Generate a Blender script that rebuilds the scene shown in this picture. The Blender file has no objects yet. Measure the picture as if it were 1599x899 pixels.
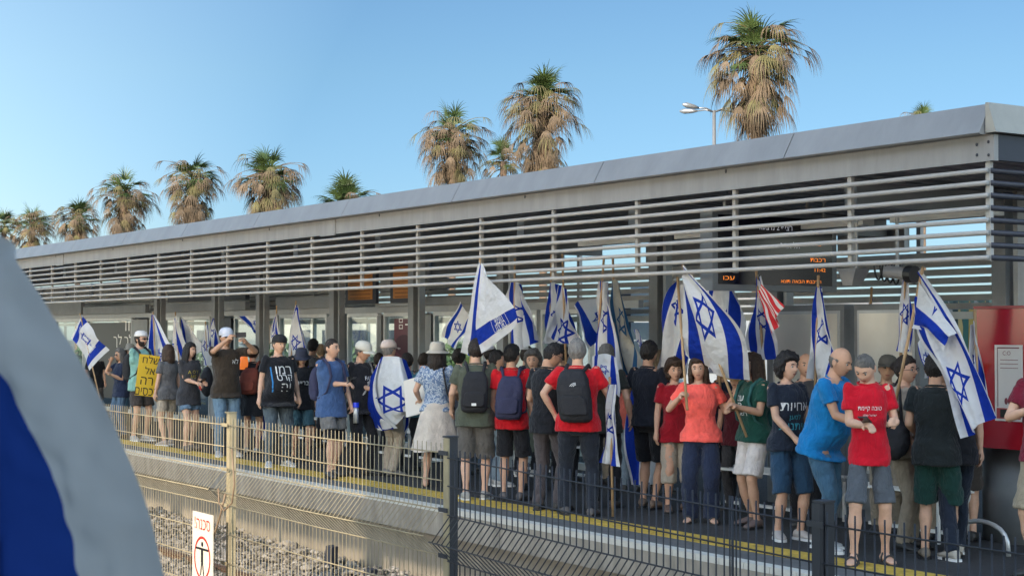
import bpy, math, random
import numpy as np
from mathutils import Vector, Matrix, noise
from mathutils.bvhtree import BVHTree
random.seed(7); R = math.radians
scene = bpy.context.scene
COL = scene.collection

# ------------------------------------------------------------------ camera, world, sun, exposure
FPX = 2472.0                      # focal length in pixels of the 1599 px wide photograph
cam_data = bpy.data.cameras.new('camera'); cam = bpy.data.objects.new('camera', cam_data); COL.objects.link(cam)
cam_data.sensor_width = 36; cam_data.lens = 36 * FPX / 1599
cam.location = (0, 0, 1.85)
cam.rotation_euler = (R(90 + 1.55), 0, R(56.6))
cam_data.clip_start = 0.05; cam_data.clip_end = 2000
cam_data.dof.use_dof = True; cam_data.dof.focus_distance = 15.5; cam_data.dof.aperture_fstop = 15
scene.camera = cam
scene.render.resolution_x = 1024; scene.render.resolution_y = 575

SUN_AZ = (0.50, -0.866); SUN_EL = R(22); SKY_AWAY, SKY_SUNWARD, SKY_SAT = (.30,.385,.445), (3.6,3.05,2.45), 1.02
world = bpy.data.worlds.new('World'); scene.world = world; world.use_nodes = True
nt = world.node_tree; bg = nt.nodes['Background']
sky = nt.nodes.new('ShaderNodeTexSky'); sky.sky_type = 'NISHITA'; sky.sun_disc = False
sky.sun_elevation = SUN_EL; sky.sun_rotation = math.atan2(SUN_AZ[0], SUN_AZ[1])
sky.altitude = 0; sky.air_density = 1.0; sky.dust_density = 0.35; sky.ozone_density = 2.0
wtc = nt.nodes.new('ShaderNodeTexCoord'); wdot = nt.nodes.new('ShaderNodeVectorMath'); wdot.operation = 'DOT_PRODUCT'; wdot.inputs[1].default_value = (SUN_AZ[0], SUN_AZ[1], .15)
nt.links.new(wtc.outputs['Generated'], wdot.inputs[0])
wmr = nt.nodes.new('ShaderNodeMapRange'); wmr.inputs[1].default_value = -.8; wmr.inputs[2].default_value = .6
nt.links.new(wdot.outputs['Value'], wmr.inputs[0])          # the sky is deeper opposite the sun and brighter round it
whs = nt.nodes.new('ShaderNodeHueSaturation'); whs.inputs['Saturation'].default_value = SKY_SAT; nt.links.new(sky.outputs[0], whs.inputs['Color'])
wmx = nt.nodes.new('ShaderNodeMix'); wmx.data_type = 'RGBA'; nt.links.new(wmr.outputs[0], wmx.inputs[0]); wmx.inputs[6].default_value = (*SKY_AWAY, 1); wmx.inputs[7].default_value = (*SKY_SUNWARD, 1)
wsc = nt.nodes.new('ShaderNodeVectorMath'); wsc.operation = 'MULTIPLY'; nt.links.new(whs.outputs[0], wsc.inputs[0]); nt.links.new(wmx.outputs[2], wsc.inputs[1])
wse = nt.nodes.new('ShaderNodeSeparateXYZ'); nt.links.new(wtc.outputs['Generated'], wse.inputs[0])
wm2 = nt.nodes.new('ShaderNodeMapRange'); wm2.inputs[1].default_value = 0; wm2.inputs[2].default_value = .16; nt.links.new(wse.outputs[2], wm2.inputs[0])
wm3 = nt.nodes.new('ShaderNodeMix'); wm3.data_type = 'RGBA'; nt.links.new(wm2.outputs[0], wm3.inputs[0]); wm3.inputs[6].default_value = (.78,.86,1.15,1); wm3.inputs[7].default_value = (1,1,1,1)
wm4 = nt.nodes.new('ShaderNodeVectorMath'); wm4.operation = 'MULTIPLY'; nt.links.new(wsc.outputs[0], wm4.inputs[0]); nt.links.new(wm3.outputs[2], wm4.inputs[1])
nt.links.new(wm4.outputs[0], bg.inputs[0]); bg.inputs[1].default_value = 0.15
sl = bpy.data.lights.new('sun', 'SUN'); sl.energy = 3.6; sl.angle = R(0.6); sl.color = (1.0, 0.86, 0.68)
sun = bpy.data.objects.new('sun', sl); COL.objects.link(sun)
sdir = Vector((SUN_AZ[0]*math.cos(SUN_EL), SUN_AZ[1]*math.cos(SUN_EL), math.sin(SUN_EL)))
sun.rotation_euler = sdir.to_track_quat('Z', 'Y').to_euler(); sun.location = (10, -30, 30)
vs = scene.view_settings; vs.view_transform = 'Standard'; vs.look = 'None'; vs.exposure = 0.8; vs.gamma = 1
vs.use_curve_mapping = False

# ------------------------------------------------------------------ placement helpers (pixel ray -> world point)
CAMR = cam.rotation_euler.to_matrix(); CO = Vector(cam.location)
def ray(x, y): return CAMR @ Vector(((x - 799.5) / FPX, -(y - 449.5) / FPX, -1))
def W(x, y, Y):
    d = ray(x, y); return CO + d * (Y / d.y)
def G(x, y, z=0.0):
    d = ray(x, y); return CO + d * ((z - CO.z) / d.z)
def WD(x, y, dep):
    d = ray(x, y); return CO + d * (dep / d.dot(CAMR @ Vector((0, 0, -1))))
def XatY(x, Y):
    d = ray(x, 517); return d.x * Y / d.y

# ------------------------------------------------------------------ mesh helpers
class MB:
    def __init__(s): s.v = []; s.f = []; s.m = []
    def add(s, vs_, fs, mi=0):
        o = len(s.v); s.v.extend([tuple(p) for p in vs_]); s.f.extend([tuple(i + o for i in f) for f in fs]); s.m.extend([mi] * len(fs)); return s
    def box(s, x0, x1, y0, y1, z0, z1, mi=0):
        return s.add([(x0,y0,z0),(x1,y0,z0),(x1,y1,z0),(x0,y1,z0),(x0,y0,z1),(x1,y0,z1),(x1,y1,z1),(x0,y1,z1)],
                     [(0,3,2,1),(4,5,6,7),(0,1,5,4),(1,2,6,5),(2,3,7,6),(3,0,4,7)], mi)
    def rings(s, rs, mi=0, caps=True):
        n = len(rs[0]); vs_ = [p for r in rs for p in r]; fs = []
        for k in range(len(rs) - 1):
            for i in range(n):
                j = (i + 1) % n
                fs.append((k*n+i, k*n+j, (k+1)*n+j, (k+1)*n+i))
        if caps:
            fs.append(tuple(range(n))[::-1]); fs.append(tuple(range((len(rs)-1)*n, len(rs)*n)))
        return s.add(vs_, fs, mi)
    def tube(s, pts, rad, n=10, mi=0, caps=True):
        pts = [Vector(p) for p in pts]
        if not hasattr(rad, '__len__'): rad = [rad] * len(pts)
        rs = []; up = None
        for k, p in enumerate(pts):
            d = (pts[min(k+1, len(pts)-1)] - pts[max(k-1, 0)])
            if d.length < 1e-9: d = Vector((0,0,1))
            d.normalize()
            if up is None: up = Vector((0,0,1)) if abs(d.z) < .9 else Vector((1,0,0))
            a = (up - d * up.dot(d))
            if a.length < 1e-6: a = d.orthogonal()
            a.normalize(); b = d.cross(a); up = a
            rs.append([p + (a*math.cos(2*math.pi*i/n) + b*math.sin(2*math.pi*i/n)) * rad[k] for i in range(n)])
        return s.rings(rs, mi, caps)
    def ball(s, c, r, nu=12, nv=8, mi=0):
        c = Vector(c)
        if not hasattr(r, '__len__'): r = (r, r, r)
        rs = []
        for k in range(nv):
            th = math.pi * (k + .5) / nv
            rs.append([c + Vector((r[0]*math.sin(th)*math.cos(2*math.pi*i/nu), r[1]*math.sin(th)*math.sin(2*math.pi*i/nu), -r[2]*math.cos(th))) for i in range(nu)])
        return s.rings(rs, mi)
    def limb(s, p0, p1, rad, n=12, ends=True, mi=0):
        p0 = Vector(p0); p1 = Vector(p1); k = len(rad)
        s.tube([p0.lerp(p1, i/(k-1)) for i in range(k)], rad, n, mi)
        if ends: s.ball(p0, rad[0]); s.ball(p1, rad[-1])
        return s
    def mesh(s, name, mats=()):
        me = bpy.data.meshes.new(name); me.from_pydata(s.v, [], s.f)
        for m in mats: me.materials.append(m)
        if len(mats) > 1: me.polygons.foreach_set('material_index', s.m)
        me.update(); return me
    def build(s, name, mats, parent=None, smooth=False, world=False):
        if not isinstance(mats, (list, tuple)): mats = [mats]
        if world and parent is not None:
            mi = (Matrix.Translation(parent.location) @ parent.rotation_euler.to_matrix().to_4x4()).inverted()
            s.v = [tuple(mi @ Vector(p)) for p in s.v]
        me = s.mesh(name, mats)
        if smooth: me.polygons.foreach_set('use_smooth', [True]*len(me.polygons))
        return link(name, me, parent)
def link(name, me, parent=None):
    o = bpy.data.objects.new(name, me); COL.objects.link(o)
    if parent is not None: o.parent = parent
    return o
def tag(o, label, cat, group=None):
    o['label'] = label; o['category'] = cat
    if group: o['group'] = group
    return o
def empty(name, loc, label, cat, group=None, rz=0.0):
    o = bpy.data.objects.new(name, None); COL.objects.link(o); o.location = loc; o.rotation_euler = (0, 0, rz)
    o.empty_display_size = .1
    return tag(o, label, cat, group)
def struct(name, mb, mat, kind='structure', smooth=False):
    o = mb.build(name, mat, smooth=smooth); o['kind'] = kind; return o
_tex = {}
def cloud(size, depth=2):
    k = (size, depth)
    if k not in _tex:
        t = bpy.data.textures.new('clouds', 'CLOUDS'); t.noise_scale = size; t.noise_depth = depth; _tex[k] = t
    return _tex[k]
def vox(mb, size, smooth=2, disp=(), mats=(), fac=.5):
    """voxel-union of everything in mb, smoothed and wrinkled, as a mesh"""
    me = mb.mesh('tmp'); o = bpy.data.objects.new('tmp', me); COL.objects.link(o)
    m = o.modifiers.new('r', 'REMESH'); m.mode = 'VOXEL'; m.voxel_size = size; m.use_smooth_shade = True
    if smooth:
        m = o.modifiers.new('s', 'SMOOTH'); m.factor = fac; m.iterations = smooth
    for (sz, st) in disp:
        m = o.modifiers.new('d', 'DISPLACE'); m.texture = cloud(sz); m.strength = st; m.mid_level = .5; m.texture_coords = 'LOCAL'
    dg = bpy.context.evaluated_depsgraph_get(); dg.update()
    out = bpy.data.meshes.new_from_object(o.evaluated_get(dg))
    bpy.data.objects.remove(o); bpy.data.meshes.remove(me)
    out.materials.clear()
    for mt in mats: out.materials.append(mt)
    out.polygons.foreach_set('use_smooth', [True]*len(out.polygons))
    return out
_tcache = {}
def text2d(s, size=1.0):
    """visual-order string -> centred 2D verts, faces; the cap height is about size"""
    if s in _tcache: v, f = _tcache[s]
    else:
        c = bpy.data.curves.new('t', 'FONT'); c.body = s.replace('\u05d3', '\u05e8'); c.resolution_u = 3; c.fill_mode = 'BOTH'
        o = bpy.data.objects.new('t', c); COL.objects.link(o)
        dg = bpy.context.evaluated_depsgraph_get(); dg.update()
        me = bpy.data.meshes.new_from_object(o.evaluated_get(dg))
        v = np.array([tuple(p.co)[:2] for p in me.vertices]) if len(me.vertices) else np.zeros((1,2)); f = [tuple(p.vertices) for p in me.polygons]
        bpy.data.objects.remove(o); bpy.data.meshes.remove(me)
        mn = v.min(0); mx = v.max(0); v = (v - (mn + mx) / 2); v = v / max(1e-6, (mx-mn)[1])
        _tcache[s] = (v, f)
    return v * size, f
def heb(s): return s[::-1]

# ------------------------------------------------------------------ materials
_mats = {}
def mat(name, col, rough=.7, metal=0.0, var=.0, scale=8.0, bump=0.0, bscale=60.0, spec=.5, emit=None, sub=0.0, stretch=None, trans=0.0):
    key = (name,)
    if key in _mats: return _mats[key]
    m = bpy.data.materials.new(name); m.use_nodes = True; n = m.node_tree; b = n.nodes['Principled BSDF']
    b.inputs['Base Color'].default_value = (*col, 1); b.inputs['Roughness'].default_value = rough; b.inputs['Metallic'].default_value = metal
    b.inputs['Specular IOR Level'].default_value = spec
    tc = n.nodes.new('ShaderNodeTexCoord'); vec = tc.outputs['Object']
    if stretch:
        mp = n.nodes.new('ShaderNodeMapping'); mp.inputs['Scale'].default_value = stretch; n.links.new(vec, mp.inputs[0]); vec = mp.outputs[0]
    if var:
        t = n.nodes.new('ShaderNodeTexNoise'); t.inputs['Scale'].default_value = scale; t.inputs['Detail'].default_value = 6; t.inputs['Roughness'].default_value = .65
        n.links.new(vec, t.inputs['Vector'])
        mr = n.nodes.new('ShaderNodeMapRange'); mr.inputs[1].default_value = .3; mr.inputs[2].default_value = .7; mr.inputs[3].default_value = 1 - var; mr.inputs[4].default_value = 1 + var
        n.links.new(t.outputs[0], mr.inputs[0])
        mx = n.nodes.new('ShaderNodeVectorMath'); mx.operation = 'SCALE'; mx.inputs[0].default_value = col
        n.links.new(mr.outputs[0], mx.inputs['Scale']); n.links.new(mx.outputs[0], b.inputs['Base Color'])
    if bump:
        t2 = n.nodes.new('ShaderNodeTexNoise'); t2.inputs['Scale'].default_value = bscale; t2.inputs['Detail'].default_value = 4
        n.links.new(vec, t2.inputs['Vector'])
        bp = n.nodes.new('ShaderNodeBump'); bp.inputs['Strength'].default_value = bump; bp.inputs['Distance'].default_value = .02
        n.links.new(t2.outputs[0], bp.inputs['Height']); n.links.new(bp.outputs[0], b.inputs['Normal'])
    if emit:
        b.inputs['Emission Color'].default_value = (*emit[0], 1); b.inputs['Emission Strength'].default_value = emit[1]
    if sub:
        b.inputs['Subsurface Weight'].default_value = sub; b.inputs['Subsurface Radius'].default_value = (.02, .008, .004)
    if trans: b.inputs['Transmission Weight'].default_value = trans
    _mats[key] = m; return m
def srgb(r, g, b):
    f = lambda c: (c/255/12.92) if c/255 <= .04045 else ((c/255+.055)/1.055)**2.4
    return (f(r), f(g), f(b))
def cloth(name, col):
    m = mat('fabric_'+name, col, .92, var=.16, scale=11, spec=.15); n = m.node_tree
    if n.get('done'): return m
    n['done'] = 1; b = n.nodes['Principled BSDF']; tc = n.nodes.new('ShaderNodeTexCoord')
    mp = n.nodes.new('ShaderNodeMapping'); mp.inputs['Scale'].default_value = (1, 1, .55); mp.inputs['Rotation'].default_value = (.3, .5, 0); n.links.new(tc.outputs['Object'], mp.inputs[0])
    t = n.nodes.new('ShaderNodeTexNoise'); t.inputs['Scale'].default_value = 8; t.inputs['Detail'].default_value = 3; t.inputs['Distortion'].default_value = 1.6; n.links.new(mp.outputs[0], t.inputs['Vector'])
    r = n.nodes.new('ShaderNodeMath'); r.operation = 'PINGPONG'; r.inputs[1].default_value = .12; n.links.new(t.outputs[0], r.inputs[0])
    w = n.nodes.new('ShaderNodeTexNoise'); w.inputs['Scale'].default_value = 160; n.links.new(tc.outputs['Object'], w.inputs['Vector'])
    b1 = n.nodes.new('ShaderNodeBump'); b1.inputs['Strength'].default_value = .75; b1.inputs['Distance'].default_value = .05; n.links.new(r.outputs[0], b1.inputs['Height'])
    b2 = n.nodes.new('ShaderNodeBump'); b2.inputs['Strength'].default_value = .35; b2.inputs['Distance'].default_value = .004; n.links.new(w.outputs[0], b2.inputs['Height']); n.links.new(b1.outputs[0], b2.inputs['Normal']); n.links.new(b2.outputs[0], b.inputs['Normal'])
    b.inputs['Sheen Weight'].default_value = .15; return m
def skin(i): 
    cs = [(.60,.36,.25),(.50,.29,.19),(.40,.22,.14),(.55,.32,.22)]
    return mat('skin_%d' % i, cs[i % 4], .55, var=.10, scale=18, spec=.35, sub=.06)
def hairm(c):
    cs = dict(black=(.012,.010,.010), brown=(.045,.025,.015), dark=(.022,.015,.012), grey=(.12,.11,.10), blond=(.22,.16,.10), silver=(.20,.19,.18))
    return mat('hair_'+c, cs[c], .55, var=.35, scale=40, bump=.9, bscale=90, spec=.4, stretch=(1,1,.25))
M = dict(
  alu = mat('painted_aluminium', (.36,.35,.33), .42, .0, var=.06, scale=3, bump=.03, spec=.5),
  fascia = mat('fascia_panel_paint', (.258,.260,.258), .40, .1, var=.13, scale=2.5, stretch=(1.2,1,.35), spec=.6),
  beam = mat('light_grey_beam_paint', (.27,.268,.262), .5, .0, var=.14, scale=2.5, stretch=(2.5,1,.5)),
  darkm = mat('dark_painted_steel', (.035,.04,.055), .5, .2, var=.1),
  ceil = mat('ceiling_sheet', (.27,.265,.27), .6, var=.12, scale=2, bump=.05),
  frame = mat('door_frame_aluminium', (.30,.31,.32), .38, .5, var=.08),
  frame2 = mat('silver_door_frame', (.50,.52,.53), .35, .4, var=.08),
  greyp = mat('grey_painted_steel', (.20,.215,.23), .45, .1, var=.12, scale=4),
  asphalt = mat('platform_asphalt', (.036,.036,.038), .85, var=.22, scale=9, bump=.5, bscale=140),
  concrete = mat('platform_wall_concrete', (.29,.245,.185), .9, var=.22, scale=2.2, bump=.4, bscale=40, stretch=(2.0,1,.5)),
  coping = mat('coping_concrete', (.33,.29,.235), .88, var=.30, scale=2.6, bump=.35, bscale=50, stretch=(2.2,1,.5)),
  white = mat('white_line_paint', (.60,.57,.50), .7, var=.10, scale=12),
  yellow = mat('yellow_tactile_paint', (.56,.37,.06), .75, var=.30, scale=7, bump=.6, bscale=70),
  stone = mat('ballast_stone', (.30,.27,.235), .9, var=.35, scale=7, bump=.3),
  dirt = mat('ballast_dirt', (.20,.18,.15), .95, var=.3, scale=5, bump=.8, bscale=30),
  rust = mat('rail_rust', (.14,.08,.05), .7, .4, var=.3),
  wire_lit = mat('sunlit_tint_fence_wire', (.36,.295,.18), .45, .1, var=.18, scale=6),  # left panels: warm sunlight put into the wire colour
  wire_shade = mat('shade_tint_fence_wire', (.035,.035,.042), .5, .2, var=.2, scale=6),  # right panels: shade on the same fence put into the colour
  wood = mat('wooden_pole', (.42,.27,.14), .6, var=.15, scale=10),
  wplast = mat('white_plastic', (.72,.72,.70), .4),
  black = mat('black_plastic', (.012,.012,.014), .4, var=.1),
  navybag = mat('navy_bag_fabric', (.030,.032,.075), .85, var=.15, bump=.4, bscale=60),
  blackbag = mat('black_bag_fabric', (.014,.014,.018), .8, var=.2, bump=.4, bscale=60),
  glass = None,
  red = mat('red_glossy_panel', (.36,.010,.022), .12, 0, var=.04, spec=.7),
)
def glass_mat(name, tint, alpha, rough=.03):
    m = bpy.data.materials.new(name); m.use_nodes = True; n = m.node_tree; out = n.nodes['Material Output']; n.nodes.remove(n.nodes['Principled BSDF'])
    tr = n.nodes.new('ShaderNodeBsdfTransparent'); tr.inputs[0].default_value = (*tint, 1)
    gl = n.nodes.new('ShaderNodeBsdfGlossy'); gl.inputs['Roughness'].default_value = rough; gl.inputs[0].default_value = (.9,.95,1,1)
    mx = n.nodes.new('ShaderNodeMixShader'); mx.inputs[0].default_value = alpha
    n.links.new(tr.outputs[0], mx.inputs[1]); n.links.new(gl.outputs[0], mx.inputs[2]); n.links.new(mx.outputs[0], out.inputs[0]); return m
M['glass'] = glass_mat('tinted_glass', (.85,.92,.92), .12)
M['board'] = mat('pale_glossy_board', (.72,.70,.63), .14, var=.10, scale=1.2, spec=.6)
# ------------------------------------------------------------------ ground, tracks, platform
ZB = -0.84                                   # top of the ballast
YE = 8.55                                    # platform edge
m = MB()
m.box(-500, 500, -300, 800, -1.6, -1.2); struct('ground', m, M['dirt'])
m = MB(); m.box(-120, 60, 16.4, 60, -1.195, -0.02); struct('street_pavement', m, M['asphalt'])
# ballast bed with a bumpy surface
m = MB(); nx, ny = 220, 40
vs_ = []
for j in range(ny+1):
    for i in range(nx+1):
        x = -34 + 32*i/nx; y = 0.2 + (YE+.02-.2)*j/ny
        h = ZB + .05*noise.noise(Vector((x*1.3, y*1.3, 0))) + .05*noise.noise(Vector((x*5, y*5, 3))) - .10*max(0, 1-abs(y-3.9)/.5)
        vs_.append((x, y, h))
m.add(vs_, [(j*(nx+1)+i, j*(nx+1)+i+1, (j+1)*(nx+1)+i+1, (j+1)*(nx+1)+i) for j in range(ny) for i in range(nx)])
struct('track_bed', m, M['dirt'])
ico_v = []; ph = (1+5**.5)/2
for a in (-1, 1):
    for b_ in (-ph, ph): ico_v += [(a, b_, 0), (0, a, b_), (b_, 0, a)]
def hull_faces(v):
    import bmesh
    bm = bmesh.new(); vv = [bm.verts.new(p) for p in v]; bmesh.ops.convex_hull(bm, input=vv); bm.verts.index_update()
    f = [tuple(x.index for x in fc.verts) for fc in bm.faces]; c = [tuple(x.co) for x in bm.verts]; bm.free(); return c, f
ic, icf = hull_faces(ico_v); ic = np.array(ic) / np.linalg.norm(ic[0])
rs_ = np.random.RandomState(3)
def stones(n, xr, yr, size):
    allv = []; allf = []
    for k in range(n):
        x = rs_.uniform(*xr); y = yr[0] + (yr[1]-yr[0]) * rs_.rand()**.8
        s = size * rs_.uniform(.45, 1.25)
        v = ic * (1 + .28*rs_.randn(12, 1)) * np.array([1, rs_.uniform(.6,1), rs_.uniform(.5,.9)]) * s
        a = rs_.rand()*6.28; c, sn = math.cos(a), math.sin(a)
        v = v @ np.array([[c, sn, 0], [-sn, c, 0], [0, 0, 1]])
        pile = .10*max(0, 1-abs(y-8.2)/.9)
        z = ZB + .05*noise.noise(Vector((x*1.3, y*1.3, 0))) + s*.35 + pile*rs_.rand()
        allv.append(v + np.array([x, y, z])); allf += [tuple(i+12*k for i in f) for f in icf]
    me = MB(); me.v = [tuple(p) for p in np.concatenate(allv)]; me.f = allf; me.m = [0]*len(allf); return me
st = M['stone']
bn = st.node_tree; geo = bn.nodes.new('ShaderNodeNewGeometry'); cr = bn.nodes.new('ShaderNodeValToRGB')
cr.color_ramp.elements[0].color = (.07,.062,.055,1); cr.color_ramp.elements[1].color = (.33,.295,.25,1); cr.color_ramp.elements.new(.5).color = (.20,.178,.15,1)
bn.links.new(geo.outputs['Random Per Island'], cr.inputs[0]); bn.links.new(cr.outputs[0], bn.nodes['Principled BSDF'].inputs['Base Color'])
struct('ballast_stones', stones(15000, (-26, -9), (5.4, 8.5), .033), M['stone'], 'stuff')
struct('larger_ballast_stones', stones(420, (-26, -9), (6.6, 8.45), .062), M['stone'], 'stuff')
for y in (7.02, 5.58, 2.6, 1.2):
    m = MB(); pr = [(-.07,0),(-.07,.012),(-.012,.03),(-.012,.11),(-.035,.125),(-.035,.155),(.035,.155),(.035,.125),(.012,.11),(.012,.03),(.07,.012),(.07,0)]
    m.rings([[(x, y+p, ZB-.07+q) for p, q in pr] for x in (-60, 10)]); struct('rail', m, M['rust'])
# the platform: slab, coping that oversails the wall, painted lines
PX0, PX1 = -60, 6
m = MB(); m.box(PX0, PX1, YE+.12, 16.4, -1.19, -.012); struct('platform', m, M['asphalt'])
m = MB(); m.box(PX0, PX1, YE+.10, YE+.118, -1.18, -.31)
struct('platform_wall', m, M['concrete'])
m = MB(); x = PX1; k = 0
while x > PX0:                               # coping cast in lengths with open joints
    m.box(x-2.39, x, YE, YE+.5, -.30, -.008); x -= 2.4
struct('platform_coping', m, M['coping'])
m = MB(); m.box(PX0, PX1, YE+.5, 16.4, -.011, 0); struct('platform_surface', m, M['asphalt'])
m = MB(); m.box(PX0, PX1, YE+.125, YE+.5, -.007, 0.0); struct('platform_edge_band', m, mat('grey_edge_paving', (.12,.118,.115), .85, var=.2, scale=6, bump=.4))
m = MB()
x = PX1
while x > PX0: m.box(x-.292, x, YE-.004, YE+.12, -.05, .004); x -= .30
struct('white_edge_line', m, M['white'])
m = MB(); x = PX1
while x > PX0:
    m.box(x-.396, x, YE+.46, YE+.80, .001, .007)
    for i in range(5):
        for j in range(3):
            cx = x-.06-.07*i; cy = YE+.54+.09*j
            if -26 < cx < -5: m.box(cx-.014, cx+.014, cy-.014, cy+.014, .007, .0095)
    x -= .4
struct('yellow_safety_line', m, M['yellow'])

# ------------------------------------------------------------------ unseen sun blocker added behind the camera: shades platform, crowd and canopy
b = empty('sun_blocker', (-15, -6, -1.2), 'unseen long concrete wall added behind the viewpoint to block the sun', 'building')
bm_ = mat('sun_blocker_concrete', (.62,.60,.56), .85, var=.1)
ox0, ox1 = -60, 22
m = MB(); m.box(ox0, ox1, -3.6, -3.2, 5.0, 10.0); m.build('wall', bm_, b, world=True)  # open slot below, shaped to let sun reach the left fence
m = MB(); m.box(-3.6, ox1, -3.6, -3.2, -1.2, 4.99); m.build('wall', bm_, b, world=True)
m = MB(); m.box(ox0, -3.61, -3.6, -3.2, -1.2, 1.6); m.build('blocker_base', bm_, b, world=True)
for i in range(9):
    x = -9 - 6*i; m = MB(); m.box(x-.14, x+.14, -3.6, -3.3, 1.61, 4.99); m.build('column', bm_, b, world=True)

# ------------------------------------------------------------------ canopy of the far platform
YC = 9.6; XR = XatY(1546, YC); XL = -56.0; YB = 13.7
cn = empty('platform_canopy', ((XL+XR)/2, 11.5, 0), 'long grey flat-roofed platform canopy with horizontal pipe louvres above the crowd', 'canopy')
def part(name, mb, mt, parent=None, smooth=False): return mb.build(name, mt, parent or cn, smooth, world=True)
# fascia, in panels with joints; the face leans outwards towards its foot
js = [XR] + [XatY(p, YC) for p in (1238, 940, 716)]
st_ = js[2]-js[3]
while js[-1]-st_ > XL: js.append(js[-1]-st_)
js.append(XL)
for a, c in zip(js[:-1], js[1:]):
    m = MB(); pr = [(YC+.03, 3.575), (YC-.10, 3.345), (YC-.085, 3.335), (YC+.06, 3.335), (YC+.06, 3.575)]
    m.rings([[(x, y, z) for y, z in pr] for x in (c+.006, a-.006)]); part('fascia_panel', m, M['fascia'])
m = MB(); m.rings([[(x, y, z) for x, z in ((XR+.005, 3.345), (XR+.105, 3.345), (XR+.03, 3.575), (XR+.005, 3.575))] for y in (YC-.04, YB)])
part('end_fascia', m, mat('end_fascia_paint', (.36,.35,.31), .4, .1, var=.06))
m = MB(); m.box(XL, XR, YC+.061, YB, 3.36, 3.56); part('roof', m, M['greyp'])
m = MB(); m.box(XL, XR+.05, YC, YC+.05, 3.135, 3.334); part('front_beam', m, M['beam'])
m = MB()
for (dx, z) in ((-.09, 3.27), (-.09, 3.19), (.02, 3.28), (.02, 3.18)): m.ball((XR+dx-.02, YC-.002, z), (.013,.006,.013), 8, 5)
for xx in np.arange(XR-3, XL, -3.3): m.ball((xx, YC-.002, 3.31), (.014,.006,.02), 8, 5)
for px in (93, 512):
    xx = XatY(px, YC)
    for i in range(4):
        for z in (3.2, 3.27): m.ball((xx-.15+.1*i, YC-.002, z), (.018,.006,.016), 8, 5)
part('beam_bolts', m, M['darkm'])
for px in (93, 512):
    xx = XatY(px, YC); m = MB(); m.box(xx-.22, xx+.22, YC-.012, YC-.001, 3.12, 3.325); part('splice_plate', m, M['beam'])
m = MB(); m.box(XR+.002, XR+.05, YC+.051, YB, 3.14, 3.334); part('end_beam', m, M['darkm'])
# ceiling: ribbed sheet, rising gently to the back
m = MB(); y0, y1 = YC+.1, YB
n_ = 200
for i in range(n_):
    x0 = XL + (XR-XL)*i/n_; w = (XR-XL)/n_
    m.add([(x0,y0,3.22),(x0+w*.55,y0,3.22),(x0+w*.6,y0,3.25),(x0+w*.95,y0,3.25),(x0+w,y0,3.22),(x0,y1,3.12),(x0+w*.55,y1,3.12),(x0+w*.6,y1,3.15),(x0+w*.95,y1,3.15),(x0+w,y1,3.12)],
          [(k,k+5,k+6,k+1) for k in range(4)])
part('ceiling', m, M['ceil'])
PZ = [3.065 - .0945*i for i in range(8)]
for z in PZ:
    m = MB(); m.tube([(XL, YC, z), (XR-.01, YC, z)], .0195, 12); part('louvre_pipe', m, M['alu'], smooth=True)
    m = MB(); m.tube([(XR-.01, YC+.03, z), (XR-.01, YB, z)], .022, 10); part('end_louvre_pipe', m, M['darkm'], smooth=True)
bx = XR-.02; bs = 1.445
while bx > XL:
    m = MB(); m.box(bx-.03, bx+.012, YC+.023, YC+.06, 2.38, 3.134); part('louvre_bracket', m, M['alu']); bx -= bs
for y in np.arange(YC+.9, YB, 1.3):
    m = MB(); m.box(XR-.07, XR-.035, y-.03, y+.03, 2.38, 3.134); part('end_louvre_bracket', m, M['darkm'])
# columns and cross beams
for px in (1571, 1216, 1030, 790, 650, 526, 410, 340, 250):
    x = XatY(px, 11.9)
    m = MB(); m.box(x-.08, x+.08, 11.8, 11.96, 0.0, 3.13); part('column', m, M['greyp'])
    m = MB(); m.box(x-.07, x+.07, YC+.3, YB-.2, 2.92, 3.12); part('cross_beam', m, M['greyp'])
    m = MB(); m.box(x+.13, x+.18, 11.85, 11.95, 0.0, 3.13); part('drain_pipe', m, M['frame'])
# back screen: light slats along the rear edge with a strip of sky above
for i, z in enumerate(np.arange(2.12, 2.72, .095)):
    m = MB(); m.rings([[(x, YB+dy, z+dz) for dy, dz in ((-.02,-.03),(.02,-.035),(.03,.03),(.0,.035))] for x in (XL, XR)]); part('rear_slat', m, M['frame2'])
for x in np.arange(XR-.05, XL, -2.2):
    m = MB(); m.box(x-.03, x+.03, YB+.035, YB+.09, 0, 3.11); part('rear_post', m, M['frame'])
m = MB(); m.box(XL, XR, YB-.03, YB+.03, 1.98, 2.06); part('rear_rail', m, M['frame2'])
for a, c, z0, z1 in ((10, 545, 2.10, 3.10), (595, 700, 2.5, 3.10), (545, 595, 2.78, 3.10), (700, 880, 2.80, 3.10), (1040, 1120, 2.6, 3.1)):
    m = MB(); m.box(XatY(a, YB+.12), XatY(c, YB+.12), YB+.10, YB+.14, z0, z1); part('rear_panel', m, M['greyp'])
for px0, px1, in ((1015, 1100), (1315, 1420)):
    x0, x1 = XatY(px0, YB-.05), XatY(px1, YB-.05); m = MB(); m.box(x0, x1, YB-.12, YB-.04, 2.74, 3.05); part('speaker_box', m, M['frame'])
for px in (960, 1120, 1290, 1480):                # linear lamps, off
    x = XatY(px, 11.2); m = MB(); m.box(x-.6, x+.6, 11.1, 11.25, 2.86, 2.93); part('strip_light', m, M['wplast'])
    m = MB(); m.box(x-.01, x+.01, 11.17, 11.19, 2.93, 3.2); part('light_hanger', m, M['frame'])

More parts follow.
